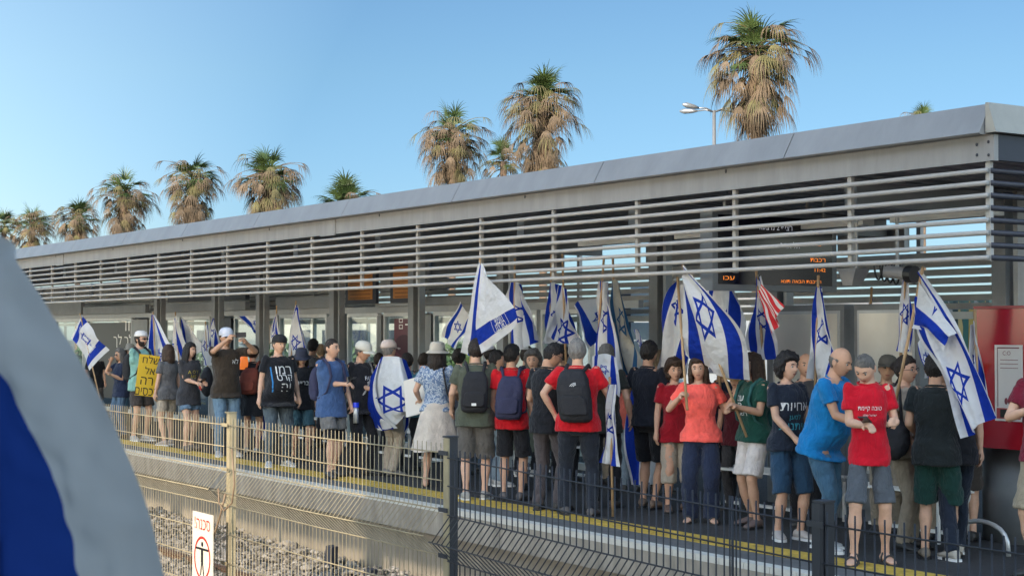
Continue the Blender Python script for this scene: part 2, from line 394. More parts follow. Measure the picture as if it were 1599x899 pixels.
# ------------------------------------------------------------------ glazed station front behind the crowd
YG = 12.45
gw = empty('glazed_station_front', (XatY(500, YG), YG, 0), 'grey aluminium glazed ticket hall front with posters behind the crowd on the left', 'building')
zt = 2.14
def gpart(name, mb, mt, parent=None): return mb.build(name, mt, parent or gw, world=True) if parent is None else mb.build(name, mt, parent)
bays = [(40,62,'black'),(64,86,'black'),(88,132,'glass'),(137,208,'black'),(236,254,'maroon'),(258,283,'glass'),(286,330,'glass'),(368,436,'glass'),(439,513,'glass'),(545,593,'glass'),(602,657,'sign'),(680,758,'glass'),(764,842,'glass'),(848,925,'glass')]
prev = None
for a, c, kind in bays:
    x0, x1 = XatY(a, YG), XatY(c, YG)
    fr = MB(); t = .045
    fr.box(x0, x0+t, YG-.04, YG+.04, 0, zt); fr.box(x1-t, x1, YG-.04, YG+.04, 0, zt)
    fr.box(x0+t, x1-t, YG-.04, YG+.04, zt-.06, zt); fr.box(x0+t, x1-t, YG-.04, YG+.04, 0, .09)
    f = gpart('door_frame', fr, M['frame2'])
    g = MB(); g.box(x0+t, x1-t, YG-.006, YG+.006, .09, zt-.06); p = gpart('pane', g, M['glass'])
    if kind in ('black', 'maroon'):
        g = MB(); g.box(x0+t+.02, x1-t-.02, YG-.03, YG-.008, .3, zt-.1); gpart('poster', g, M['black'] if kind == 'black' else mat('maroon_poster', (.09,.02,.03), .4))
    if kind == 'sign':
        xm0 = x0 + (x1-x0)*.30; xm1 = x0 + (x1-x0)*.86
        g = MB(); g.box(xm0, xm1, YG-.03, YG-.008, .9, zt-.1); gpart('poster', g, mat('dark_red_poster', (.10,.018,.035), .35))
        g = MB(); g.ball(((xm0+xm1)/2, YG-.031, 1.62), (.30,.003,.17), 24, 8); gpart('poster_arch', g, mat('poster_plum', (.05,.010,.022), .5))
        cx = xm0 + (xm1-xm0)*.60; cz = 1.95
        g = MB(); yy = YG-.034
        g.box(cx-.02, cx+.18, yy, yy+.003, cz-.012, cz+.012); g.add([(cx+.08,yy,cz+.09),(cx+.11,yy,cz+.11),(cx+.22,yy,cz),(cx+.18,yy,cz)],[(0,1,2,3)]); g.add([(cx+.08,yy,cz-.09),(cx+.11,yy,cz-.11),(cx+.22,yy,cz),(cx+.18,yy,cz)],[(3,2,1,0)])
        for z in (cz-.07, cz+.03):
            g.box(cx-.22, cx-.10, yy, yy+.003, z, z+.015); g.box(cx-.22, cx-.10, yy, yy+.003, z+.055, z+.07); g.box(cx-.22, cx-.205, yy, yy+.003, z+.016, z+.054); g.box(cx-.115, cx-.10, yy, yy+.003, z+.016, z+.054)
        gpart('exit_arrow', g, M['wplast'])
        g = MB(); g.box(cx-.28, cx+.04, YG-.038, YG-.032, .95, 1.42); q = gpart('notice', g, M['wplast'])
        g = MB(); 
        for k in range(24):
            a0 = 2*math.pi*k/24; a1 = 2*math.pi*(k+1)/24; rr = ((.07,.15),(.09,.17)); 
            P = lambda aa, r: (cx-.12+r[0]*math.cos(aa), YG-.040, 1.18+r[1]*math.sin(aa))
            g.add([P(a0,rr[0]),P(a1,rr[0]),P(a1,rr[1]),P(a0,rr[1])],[(0,1,2,3)])
        gpart('notice_symbol', g, M['black'])
def wall_text(s, x, y, z, size, mt, parent, name='lettering', flip=1, world=True, stretch=1.0):
    v, f = text2d(s, size); mb = MB(); mb.add([(x+p[0]*stretch, y, z+p[1]) for p in v], [tuple(reversed(q)) for q in f]); return mb.build(name, mt, parent, world=world)
xb = (XatY(137, YG)+XatY(208, YG))/2
wall_text(heb('עוד'), xb+1.4, YG-.034, 1.98, .26, M['wplast'], gw, stretch=1.8)
wall_text(heb('לך לך'), xb+1.0, YG-.034, 1.62, .30, M['wplast'], gw, stretch=1.8)
wall_text(heb('בואו'), xb+2.1, YG-.034, 1.30, .16, M['wplast'], gw, stretch=2.2)
# headers and solid panels between the bays
m = MB(); m.box(XatY(36, YG), XatY(1000, YG), YG-.03, YG+.05, zt+.002, zt+.10); gpart('header_rail', m, M['frame'])
for a, c, z0, z1, mt in ((38,134,zt+.105,2.6,'greyp'),(137,235,zt+.105,2.42,'greyp'),(255,392,zt+.105,2.42,'greyp'),(270,392,2.45,2.62,'darkm'),(440,530,zt+.105,2.45,'greyp'),(596,660,zt+.105,2.30,'frame'),(662,762,zt+.105,2.36,'greyp')):
    m = MB(); m.box(XatY(a, YG), XatY(c, YG), YG-.12, YG-.031, z0, z1); gpart('header_box', m, M[mt])
for a, c, z0, z1 in ((541,588,2.34,2.62),(611,657,2.34,2.66)):
    x0, x1 = XatY(a, YG-.2), XatY(c, YG-.2)
    bo = empty('departure_board', ((x0+x1)/2, YG-.2, z0-.05), 'orange framed timetable board hanging above the station doors, %s of the pair' % ('left' if a < 600 else 'right'), 'timetable board', 'orange timetable boards')
    m = MB(); m.box(x0, x1, YG-.22, YG-.16, z0-.05, z1+.25); m.build('case', M['darkm'], bo, world=True)
    m = MB(); m.box(x0+.10, x1-.10, YG-.226, YG-.221, z0+.02, z1+.20); m.build('sheet', mat('orange_timetable', (.42,.17,.035), .6, var=.1), bo, world=True)
    m = MB(); z = z0+.04
    while z < z1+.18:
        m.box(x0+.16, x1-.16, YG-.229, YG-.2265, z, z+.012); z += .06
    m.build('timetable_rows', mat('timetable_print', (.12,.05,.02), .7), bo, world=True)
    m = MB(); m.box((x0+x1)/2-.02, (x0+x1)/2+.02, YG-.2, YG-.17, z1+.25, 3.12); m.build('hanger', M['frame'], bo, world=True)
for a, c in ((208,235),(331,345),(346,366),(514,528),(530,543),(593,601),(659,679)):
    m = MB(); m.box(XatY(a+1, YG), XatY(c-1, YG), YG-.06, YG+.06, 0, 2.1); gpart('pier', m, M['greyp'] if a != 346 else M['darkm'])

# siding wall seen beyond, light blue grey boards
sw = empty('siding_wall', (XatY(1010, 15.2), 15.2, 0), 'pale blue grey boarded wall seen between the flags behind the crowd', 'wall')
x0, x1 = XatY(985, 15.2), XatY(1060, 15.2); z = 0
m = MB()
while z < 2.5: m.box(x0, x1, 15.2, 15.28, z, z+.27); z += .285
m.build('boards', mat('pale_blue_boards', (.30,.38,.42), .6, var=.08), sw, world=True)
m = MB(); m.box(x0-.25, x0-.05, 15.1, 15.3, 0, 2.5); m.build('end_post', M['darkm'], sw, world=True)
# mural wall at the right
mw = empty('mural_wall', (XatY(1500, 15.6), 15.6, 0), 'wall behind the red board painted with yellow, white and green shapes', 'wall')
x0, x1 = XatY(1432, 15.6), XatY(1545, 15.6); m = MB(); m.box(x0, x1, 15.6, 15.7, 0, 2.3); m.build('wall_face', mat('mural_ground', (.10,.16,.14), .7, var=.3), mw, world=True)
pc = [(.55,.40,.10),(.45,.45,.42),(.02,.05,.05),(.60,.48,.20),(.06,.18,.15)]
for k in range(14):
    cx = x0 + (x1-x0)*(k+.5)/14; m = MB(); w = (x1-x0)/14*.5
    a = [(cx-w, 15.598-.001*(k%3), 1.2+.3*(k%2)), (cx+w*.8, 15.598-.001*(k%3), 1.0+.25*(k%3)), (cx+w*1.2, 15.598-.001*(k%3), 1.9+.1*(k%4)), (cx-w*.5, 15.598-.001*(k%3), 2.25)]
    m.add(a, [(0,1,2,3)]); m.build('painted_shape', mat('mural_%d' % (k%5), pc[k%5], .7), mw, world=True)

# ------------------------------------------------------------------ passenger information display, across the platform
XD = -11.6
ds = empty('information_display', (XD, 10.7, 2.24), 'dark hanging train display with glowing orange text under the canopy', 'display screen')
m = MB(); m.box(XD-.18, XD, 9.95, 11.6, 2.24, 3.02); m.build('case', M['greyp'], ds, world=True)
m = MB(); m.box(XD+.001, XD+.006, 10.02, 11.53, 2.30, 2.97); m.build('screen', mat('display_black', (.006,.007,.02), .12), ds, world=True)
for y in (10.2, 11.3):
    m = MB(); m.box(XD-.11, XD-.07, y-.02, y+.02, 3.021, 3.2); m.build('hanger', M['frame'], ds, world=True)
led = mat('orange_led', (.6,.2,.02), .5, emit=((1,.26,.03), .55)); wled = mat('white_led', (.7,.7,.7), .5, emit=((.8,.85,1), .15))
def dtext(s, yc, zc, size, mt, st=1.0):
    v, f = text2d(s, size); mb = MB(); mb.add([(XD+.009, yc+p[0]*st, zc+p[1]) for p in v], [tuple(q) for q in f]); mb.build('display_text', mt, ds, world=True)
dtext(heb('רציף 2 מ בעוד'), 10.75, 2.86, .075, wled); dtext(heb('תל אביב'), 10.95, 2.70, .06, wled)
dtext('2', 11.35, 2.72, .035, led, 2); dtext(heb('רכבת'), 11.33, 2.56, .035, led, 1.6)
dtext('11:42', 11.36, 2.46, .035, led, 1.5); dtext(heb('הרכבת הבאה תצא'), 11.1, 2.34, .028, led, 1.5); dtext(heb('עכו'), 10.15, 2.36, .036, led, 1.8)

# ------------------------------------------------------------------ pale glossy boards behind the crowd, red board, its pedestal
def notice_board(px0, px1, Y, ztop, z0, label):
    x0, x1 = XatY(px0, Y), XatY(px1, Y)
    nb = empty('notice_board', ((x0+x1)/2, Y, 0), label, 'notice board', 'pale notice boards')
    m = MB(); m.box(x0, x1, Y, Y+.16, z0, ztop); m.build('case', M['greyp'], nb, world=True)
    m = MB(); m.box(x0+.05, x1-.05, Y-.012, Y-.001, z0+.35, ztop-.06); m.build('frame', M['frame2'], nb, world=True)
    m = MB(); m.box(x0+.08, x1-.08, Y-.018, Y-.013, z0+.38, ztop-.09); m.build('board', M['board'], nb, world=True)
    for x in (x0+.1, x1-.2):
        m = MB(); m.box(x, x+.1, Y+.03, Y+.13, 0, z0-.001); m.build('leg', M['greyp'], nb, world=True)
    return nb
notice_board(1203, 1318, 11.35, 2.11, .12, 'pale glossy notice board in a grey case behind the woman in the navy tee')
notice_board(1334, 1436, 11.35, 2.11, .12, 'pale glossy notice board in a grey case behind the boy in the red tee')
YR = 11.0
x0, x1 = XatY(1524, YR), XatY(1524, YR)+1.7
rb = empty('red_board', ((x0+x1)/2, YR, 0), 'big glossy red information board with a white notice at the right edge', 'information board')
m = MB(); m.box(x0, x1, YR, YR+.30, .84, 2.04); part('panel', m, M['red'], rb)
m = MB(); m.box(x0-.01, x1, YR-.02, YR+.32, 2.041, 2.065); part('top_trim', m, mat('red_trim', (.28,.02,.03), .3), rb)
px0, px1 = XatY(1554, YR), XatY(1597, YR)
m = MB(); m.box(px0, px1, YR-.010, YR-.001, 1.08, 1.73); nt_ = part('notice', m, mat('notice_paper', (.66,.63,.60), .5), rb)
nx0, nw = px0, px1-px0
m = MB(); m.box(nx0+.03, nx0+nw-.03, YR-.013, YR-.0105, 1.70, 1.71); m.box(nx0+.03, nx0+.034, YR-.013, YR-.0105, 1.2, 1.70)
for k in range(3): m.box(nx0+.06, nx0+nw*.85, YR-.013, YR-.0105, 1.60-.035*k, 1.605-.035*k)
for k in range(3): m.ball((nx0+.12+.13*k, YR-.012, 1.25), (.018,.002,.03), 8, 5)
part('notice_print', m, mat('notice_ink', (.20,.05,.06), .6), rb)
m = MB(); m.box(nx0+.02, nx0+nw-.02, YR-.014, YR-.0105, 1.10, 1.19); part('notice_footer', m, mat('notice_footer_red', (.40,.06,.06), .5), rb)
m = MB(); m.box(nx0+.06, nx0+.16, YR-.017, YR-.0142, 1.11, 1.18); part('notice_picture', m, M['black'], rb)
wall_text('C:O', nx0+nw*.45, YR-.014, 1.66, .035, mat('notice_ink', (0,0,0)), rb)
pd = empty('grey_pedestal', (XatY(1535, 11.3), 11.3, 0), 'broad grey metal pedestal under the red information board', 'pedestal')
m = MB(); xa = XatY(1507, 11.2)
m.rings([[(xa+.38+.38*math.cos(a), 11.5+.30*math.sin(a), z) for a in np.arange(0, 6.28, .262)] for z in (0, .835)]); o = part('cylinder', m, M['greyp'], pd, smooth=False)
for p in o.data.polygons: p.use_smooth = len(p.vertices) == 4
m = MB(); m.box(xa+.80, xa+1.6, 11.35, 11.75, 0, .835); part('cabinet', m, M['darkm'], pd)
# metal hoop on the ground and low benches behind the crowd
c = G(1530, 862)
hp = []
for k in range(13):
    a = math.pi*k/12; hp.append((c.x+.28*math.cos(a), c.y+.02, .26*math.sin(a)**.6))
m = MB(); m.tube(hp, .02, 10); o = m.build('metal_hoop', M['frame2'], smooth=True); tag(o, 'small steel hoop barrier standing on the platform below the red board', 'hoop')
for k, (px, Y, w) in enumerate(((1210, 11.0, 1.5), (640, 11.2, 1.8), (880, 11.5, 1.6), (480, 11.6, 2.0), (1420, 10.9, 1.0))):
    x = XatY(px, Y); lab = ['by the notice board behind the woman in white shorts', 'behind the woman in the cream skirt', 'behind the man with the black backpack', 'behind the man in the blue tee with shorts', 'behind the boy in the red tee'][k]
    be = empty('bench', (x, Y, 0), 'low white metal frame bench ' + lab, 'bench', 'white metal benches')
    for s in (-1, 1):
        m = MB(); m.tube([(s*w/2, -.2, 0), (s*w/2, -.2, .40), (s*w/2, .2, .40), (s*w/2, .2, 0)], .02, 8); m.build('leg', M['wplast'], be)
    for j in range(5):
        m = MB(); y = -.18+.09*j; m.box(-w/2-.05, w/2+.05, y-.03, y+.03, .422, .445); m.build('seat_slat', M['wplast'], be)
    m = MB(); m.box(-w/2, w/2, -.02, .02, .06, .09); m.build('stretcher', M['wplast'], be)
# lamp and camera cluster under the louvres
cc = W(1335, 428, 10.4)
fl = empty('security_camera', tuple(cc), 'pale floodlight housing under the right end of the louvres', 'security camera', 'fittings under the louvres')
m = MB(); m.rings([[(-.13,-.09,.05),(.10,-.09,.05),(.10,.09,.05),(-.13,.09,.05)],[(-.09,-.06,-.10),(.02,-.06,-.10),(.02,.06,-.10),(-.09,.06,-.10)]]); m.build('housing', M['beam'], fl)
m = MB(); m.tube([(.02,0,.05),(.02,0,.5)], .015); m.build('mount', M['frame'], fl)
cc = W(1415, 428, 10.3)
f2 = empty('security_camera', tuple(cc), 'pale tubular camera with a dark lens hood under the right end of the louvres', 'security camera', 'fittings under the louvres')
m = MB(); m.tube([(-.22,0,.03),(.02,0,0)], .055, 12); m.build('housing', M['beam'], f2)
m = MB(); m.tube([(.021,0,0),(.10,0,-.005)], .075, 14); m.build('lens_hood', M['black'], f2)
m = MB(); m.tube([(-.1,0,.05),(-.1,0,.5)], .015); m.build('mount', M['frame'], f2)
m = MB(); c0 = W(1385, 425, 10.35)
for k in range(4):
    pts = [c0 + Vector((-.10+.05*k + .05*math.cos(a), .02*k, .10 + (.16+.015*k)*math.sin(a))) for a in np.arange(math.pi, 2*math.pi+.1, .26)]
    m.tube(pts, .009, 6)
o = m.build('cable_loops', M['black'], smooth=True); tag(o, 'black cable loops hanging between the two cameras under the louvres', 'cable')

# ------------------------------------------------------------------ fence between the tracks (bent mesh panels)
YF = 4.4
FX = {p: XatY(p, YF+.05) for p in (365, 708, 1290)}
sp = (FX[1290]-FX[365])/2
posts = [FX[1290]+sp, FX[1290], FX[708], FX[365]] + [FX[365]-sp*k for k in (1, 2, 3)]
tops = [1.85-.705, 1.85-.70, 1.85-.605, 1.85-.600] + [1.85-.60]*3
prof = [(0,0),(-.355,0),(-.49,-.115),(-.60,0),(-1.20,0),(-1.33,-.115),(-1.44,0),(-2.0,0)]
def fy(dz):
    for (a, ya), (b_, yb) in zip(prof[:-1], prof[1:]):
        if b_ <= dz <= a: return ya + (yb-ya)*(dz-a)/(b_-a)
    return 0
fe = empty('mesh_fence', ((posts[0]+posts[-1])/2, YF, ZB), 'tall bent wire mesh fence between the tracks, tinted sunlit at left, shaded at right', 'fence')
HZ = [-.05, -.20, -.355, -.49, -.60, -.80, -1.0, -1.2, -1.33, -1.44, -1.65, -1.85]
for k in range(len(posts)-1):
    xr, xl = posts[k], posts[k+1]
    tr, tl = tops[k], tops[k+1]
    if k == 0: tr = tl
    if k == 1: tl = 1.85-.63
    m = MB(); nw_ = int(round((xr-xl)/.05)); mt = M['wire_lit'] if k >= 2 else M['wire_shade']
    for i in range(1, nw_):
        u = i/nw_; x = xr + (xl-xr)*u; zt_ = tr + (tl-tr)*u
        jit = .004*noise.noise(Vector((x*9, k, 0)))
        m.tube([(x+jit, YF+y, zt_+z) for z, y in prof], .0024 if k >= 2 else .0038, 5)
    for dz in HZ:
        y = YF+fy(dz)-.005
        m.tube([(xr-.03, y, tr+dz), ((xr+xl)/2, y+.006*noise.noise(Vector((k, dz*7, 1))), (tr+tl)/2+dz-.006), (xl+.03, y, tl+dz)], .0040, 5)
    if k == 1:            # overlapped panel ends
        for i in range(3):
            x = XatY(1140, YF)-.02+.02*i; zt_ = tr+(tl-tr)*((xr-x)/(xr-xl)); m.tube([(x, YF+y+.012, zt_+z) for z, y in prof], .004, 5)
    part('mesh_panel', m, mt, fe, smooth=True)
for k, (x, zt_) in enumerate(zip(posts, tops)):
    dark = k <= 2
    m = MB(); m.box(x-.028, x+.028, YF+.012, YF+.062, ZB-.2, zt_+.03); po = part('post', m, M['wire_shade'] if dark else M['wire_lit'], fe)
    if k in (2,):
        m = MB(); m.box(x-.028, x+.027, YF+.004, YF+.011, ZB-.2, zt_+.028); part('face_strip', m, M['wire_lit'], fe)  # strip added to colour this post's front face as sunlit
    elif dark:
        m = MB(); m.box(x-.022, x+.022, YF-.012, YF+.011, ZB-.2, zt_+.03); part('face_strip', m, M['wire_shade'], fe)
    for dz in HZ[::2]:
        m = MB(); m.box(x-.045, x+.045, YF-.018, YF-.0125, zt_+dz-.012, zt_+dz+.012); part('clamp', m, M['wire_shade'] if dark else M['wire_lit'], fe)
    m = MB(); m.box(x-.031, x+.031, YF+.0, YF+.065, zt_+.031, zt_+.04); part('post_cap', m, M['wire_shade'] if dark else M['wire_lit'], fe)
# warning sign on the fence
s0 = W(323, 795, YF-.03); s1 = W(355, 795, YF-.03)
sx0, sx1, sz1 = s0.x, s1.x, s0.z
sg = empty('warning_sign', ((sx0+sx1)/2, YF-.03, sz1-.62), 'cream danger sign with red lettering and a black figure in a red oval', 'sign')
w = sx1-sx0
m = MB(); m.box(sx0, sx1, YF-.136, YF-.130, sz1-.64, sz1); part('plate', m, mat('sign_cream', (.70,.62,.50), .5, var=.05), sg)
cx = (sx0+sx1)/2
sr = mat('sign_red', (.45,.03,.02), .5)
v, f = text2d(heb('סכנה!'), .075); wmax = np.abs(v[:,0]).max()*2
wall_text(heb('סכנה!'), cx, YF-.138, sz1-.075, .085, sr, sg, stretch=w*.85/wmax*.075/.085*.9)
m = MB(); cz = sz1-.31
for k in range(36):
    a0, a1 = 2*math.pi*k/36, 2*math.pi*(k+1)/36
    P = lambda a, g: (cx+(w*.40-g)*math.cos(a), YF-.138, cz+(.150-g)*math.sin(a))
    m.add([P(a0,0),P(a1,0),P(a1,.018),P(a0,.018)], [(3,2,1,0)])
part('oval_ring', m, sr, sg)
m = MB(); y = YF-.1385
m.box(cx-.11, cx+.11, y-.002, y, cz+.055, cz+.07); m.box(cx-.016, cx+.016, y-.002, y, cz-.03, cz+.054); m.ball((cx, y, cz+.095), (.018,.002,.018), 12, 8)
m.add([(cx-.016,y,cz-.031),(cx,y,cz-.031),(cx-.02,y,cz-.12),(cx-.035,y,cz-.12)],[(0,3,2,1)]); m.add([(cx,y,cz-.031),(cx+.016,y,cz-.031),(cx+.035,y,cz-.12),(cx+.02,y,cz-.12)],[(0,3,2,1)])
part('figure', m, M['black'], sg)
wall_text(heb('אין מעבר'), cx, YF-.138, sz1-.50, .035, sr, sg, stretch=.9); wall_text(heb('מסילת ברזל'), cx, YF-.138, sz1-.56, .03, sr, sg, stretch=.9)
# a loose cable tied to the post by the sign
m = MB(); pts = [W(x, y, YF-.115) for x, y in ((352,770),(345,800),(333,840),(322,870),(312,905),(300,950))]; m.tube(pts, .007, 6)
pts = [W(x, y, YF-.14) for x, y in ((341,762),(342,785),(350,797),(362,785),(366,755),(362,700))]; m.tube(pts, .006, 6)
o = m.build('loose_cable', mat('tan_cable', (.22,.15,.09), .6), smooth=True); tag(o, 'tan cable hanging down beside the danger sign on the fence', 'cable')
# sleeper stubs by the wall
for k, (px, py) in enumerate(((516,830),(578,855))):
    p = W(px, py, 8.1); m = MB(); m.box(-.05,.05,-.05,.05,-.12,.24 if k == 0 else .1); o = m.build('marker_stub', M['darkm']); o.location = (p.x, p.y, ZB+.05); o.rotation_euler = (0, .12, .3)
    tag(o, ['dark steel stub leaning in the ballast beside the platform wall', 'short dark block lying in the ballast right of the taller stub'][k], 'stub')
# ------------------------------------------------------------------ palms
green = mat('palm_leaf_green', (.052,.082,.024), .5, var=.45, scale=1.5, spec=.4)
dryg = mat('palm_leaf_drying', (.115,.10,.036), .7, var=.4, scale=1.5)
dead = mat('palm_leaf_dead', (.125,.088,.054), .85, var=.45, scale=1.2)
bark = mat('palm_bark', (.16,.11,.075), .9, var=.35, scale=4, bump=.8, bscale=14)
def frond(mb, base, az, el, plen, flen, nseg, droop, rnd, spread=2.3, w=.05):
    """one fan leaf: a petiole, then a fan of narrow folded segments"""
    d = Vector((math.cos(az)*math.cos(el), math.sin(az)*math.cos(el), math.sin(el)))
    side = Vector((-math.sin(az), math.cos(az), 0)); base = Vector(base)
    p = base; pts = [base]; dd = d.copy()
    for k in range(4):
        dd = (dd + Vector((0,0,-droop*.12))).normalized(); p = p + dd*plen/4; pts.append(p)
    mb.tube(pts, [.022,.018,.014,.010,.008], 4, caps=False)
    nrm = side.cross(dd).normalized()
    for i in range(nseg):
        t = (i/(nseg-1)-.5)*spread
        sd = (dd*math.cos(t) + side*math.sin(t)).normalized()
        L = flen*(1-.22*abs(t)/spread*2)*rnd.uniform(.85,1.1)
        q = p.copy(); e = sd.copy(); ax = nrm.cross(sd).normalized()
        pr_ = []
        ww = [w*.35, w, w*.8, w*.4, .004]
        for k in range(5):
            c = q; pr_.append((c + ax*ww[k]*.5, c - nrm*ww[k]*.18, c - ax*ww[k]*.5))
            e = (e + Vector((rnd.uniform(-.05,.05), rnd.uniform(-.05,.05), -droop*(.10+.14*k)))).normalized(); q = q + e*L/4
        vs_ = [v for tri in pr_ for v in tri]; fs = []
        for k in range(4):
            a = 3*k; fs += [(a,a+1,a+4,a+3),(a+1,a+2,a+5,a+4)]
        mb.add(vs_, fs)
def palm(px, ptop, pbot, wpx, dist, seed, label, nlive=26, ndead=44, skirt=1.0, trunk=True):
    rnd = random.Random(seed); d = ray(px, (ptop+pbot)/2); d = d/Vector((d.x, d.y)).length
    cpos = CO + d*dist
    s = dist/FPX*1.02
    hgt = (pbot-ptop)*s; wid = wpx*s/2*1.14
    top = CO.z + (517-ptop)*s; zb = CO.z + (517-pbot)*s
    zc = top - wid*.84                  # heart of the crown
    root = empty('palm_tree', (cpos.x, cpos.y, -1.2), label, 'palm tree', 'fan palms behind the station')
    g = MB(); dg_ = MB(); dm = MB(); c = Vector((0, 0, zc+1.2))
    L = wid
    nlive = int(nlive*1.3)
    for k in range(nlive):
        az = rnd.uniform(0, 6.283); el = R(rnd.uniform(15, 88)) if k > nlive*.35 else R(rnd.uniform(-25, 25))
        tg = g if k > nlive*.3 else dg_
        frond(tg, c + Vector((0,0,rnd.uniform(-.1,.15)*L)), az, el, L*.42*rnd.uniform(.6,1.2), L*.46, 15, .75, rnd, w=.045*L/1.5)
    ndead = int(ndead*2.3)
    for k in range(ndead):
        az = rnd.uniform(0, 6.283); h = rnd.random()
        z0 = c.z + L*.30 - h*min(c.z - (zb+1.2), L*2.1)*.75*skirt
        el = R(rnd.uniform(0, 60)) if h < .55 else R(rnd.uniform(-50, 10))
        frond(dm if rnd.random() < .78 else dg_, (rnd.uniform(-.1,.1), rnd.uniform(-.1,.1), z0), az, el, L*rnd.uniform(.40,.80)*(1 if h < .6 else .75), L*rnd.uniform(.35,.6), 10, 2.0, rnd, spread=1.9, w=.028*L/1.5)
    for k in range(int(ndead*.30)):                     # skirt hugging the trunk
        az = rnd.uniform(0, 6.283); z0 = c.z - rnd.random()*(c.z-(zb+1.2))*.7
        frond(dm, (0,0,z0), az, R(rnd.uniform(-70,-30)), L*rnd.uniform(.15,.35), L*rnd.uniform(.35,.65), 9, 1.6, rnd, spread=1.6, w=.028*L/1.5)
    g.build('green_crown', green, root); dm.build('dead_fronds', dead, root); dg_.build('drying_fronds', dryg, root)
    t = MB(); n = 26; rad = .10*L/1.5
    t.tube([(0,0,(c.z)*k/n) for k in range(n+1)], [rad*(1.55 if k == 0 else 1.15 + .12*(k % 2) + .35*max(0, (k-n+5)/5)) for k in range(n+1)], 12)
    t.build('trunk', bark, root, smooth=False)
    return root
palm(1180, 18, 222, 172, 45, 1, 'tallest fan palm with a shaggy dead skirt beside the street lamp', 30, 60)
palm(848, 108, 292, 135, 55, 2, 'broad fan palm with a heavy brown dead skirt, right of a smaller green palm', 26, 84, 1.25)
palm(706, 168, 300, 122, 60, 3, 'fan palm with brown hanging fronds, left of the heavy brown one', 26, 54)
palm(786, 215, 305, 88, 66, 4, 'small greener fan palm half hidden between two brown shaggy palms', 24, 16)
palm(540, 276, 350, 128, 62, 5, 'low bright green fan palm with only its top above the canopy', 34, 6)
palm(421, 236, 345, 124, 62, 6, 'fan palm with mixed green and brown fronds, left of the low green one', 30, 52)
palm(299, 246, 362, 104, 72, 7, 'bushy brown fan palm, third palm from the left that stands clear of its neighbours', 26, 56)
palm(194, 273, 378, 102, 74, 8, 'brown topped fan palm with green lower fronds, right of the squat ones', 26, 46)
palm(122, 315, 395, 84, 84, 9, 'squat brownish fan palm second from the left group', 24, 42)
palm(50, 328, 410, 82, 90, 10, 'squat fan palm near the left edge above the canopy', 24, 42)
palm(6, 338, 420, 66, 96, 11, 'fan palm cut by the left edge of the picture', 22, 36)
palm(1441, 180, 250, 80, 60, 12, 'palm with only frond tips showing above the canopy at the right', 26, 30)

# street lamp with four heads
ld = 46; d = ray(1115, 180); d = d/Vector((d.x, d.y)).length; lp = CO + d*ld; s = ld/FPX
sl_ = empty('street_lamp', (lp.x, lp.y, -1.2), 'four headed street lamp left of the tallest palm', 'street lamp')
zt_ = CO.z + (517-175)*s + 1.2
m = MB(); m.tube([(0,0,0),(0,0,zt_)], [.09,.05], 10); m.build('pole', M['frame'], sl_, smooth=True)
rv = Vector((.55,.835,0)); fv = Vector((-.835,.55,0))
for a, b_, dz in ((-1,.0,.12),(-1,.9,.0),(1,.0,.12),(1,.9,.0)):
    dirv = (rv*a*.9 + fv*(b_-.45)*.8).normalized()
    p0 = Vector((0,0,zt_-.05)); p1 = p0 + dirv*.5 + Vector((0,0,.06+dz*.3)); p2 = p1 + dirv*.52 + Vector((0,0,.02+dz*.5))
    m = MB(); m.tube([p0, p0.lerp(p1,.5)+Vector((0,0,.05)), p1], .022, 8); ar = m.build('arm', M['frame'], sl_, smooth=True)
    m = MB(); m.tube([p1, p1.lerp(p2,.3), p1.lerp(p2,.75), p2], [.03,.065,.08,.03], 12); m.build('lamp_head', M['frame'], sl_, smooth=True)
# buildings and hedge beyond the station, seen through the glass and under the canopy
for k, (px, Y, w, h, col) in enumerate(((250, 30, 14, 2.6, (.30,.30,.28)), (560, 26, 12, 2.3, (.42,.40,.34)), (980, 24, 9, 2.5, (.30,.33,.35)), (1330, 26, 9, 2.2, (.33,.30,.26)))):
    x = XatY(px, Y)
    lb = empty('low_building', (x, Y, -.02), ['low grey block beyond the doors at the far left', 'low sand coloured block behind the glazed doors', 'low grey shed behind the middle of the crowd', 'low tan block behind the notice boards'][k], 'building', 'low buildings beyond the station')
    m = MB(); m.box(-w/2, w/2, 0, 4, 0, h); m.build('wall', mat('block_%d' % k, col, .8, var=.1), lb)
    m = MB(); m.box(-w/2-.1, w/2+.1, -.1, 4.1, h+.001, h+.12); m.build('roof', M['beam'], lb)
    for j in range(int(w/2.2)):
        wx = -w/2+1+2.2*j; m = MB(); m.box(wx, wx+1.2, -.02, -.001, .9, 1.9); wn = m.build('window', M['darkm'], lb)
for k in range(7):
    px = 150+95*k; x = XatY(px, 20); rnd = random.Random(k)
    m = MB()
    for j in range(900):
        a = rnd.uniform(0, 6.28); u = rnd.random()**.4; ph_ = rnd.uniform(-1, 1)
        p = Vector((1.3*u*math.cos(a)*math.sqrt(1-ph_*ph_), .8*u*math.sin(a)*math.sqrt(1-ph_*ph_), .85+.8*u*ph_))
        q = Vector((rnd.uniform(-1,1), rnd.uniform(-1,1), rnd.uniform(-1,1))).normalized()*.09; r_ = q.orthogonal().normalized()*.05
        m.add([p-q, p+r_, p+q, p-r_], [(0,1,2,3)])
    h = empty('shrub', (x, 20, -.02), 'leafy green shrub seen through the glass, %s from the left' % ['first','second','third','fourth','fifth','sixth','seventh'][k], 'shrub', 'shrubs behind the station')
    m.build('foliage', mat('shrub_leaf', (.06,.10,.03), .6, var=.4), h); m = MB(); m.tube([(0,0,0),(0,0,.8)], .04, 6); m.build('trunk', bark, h)
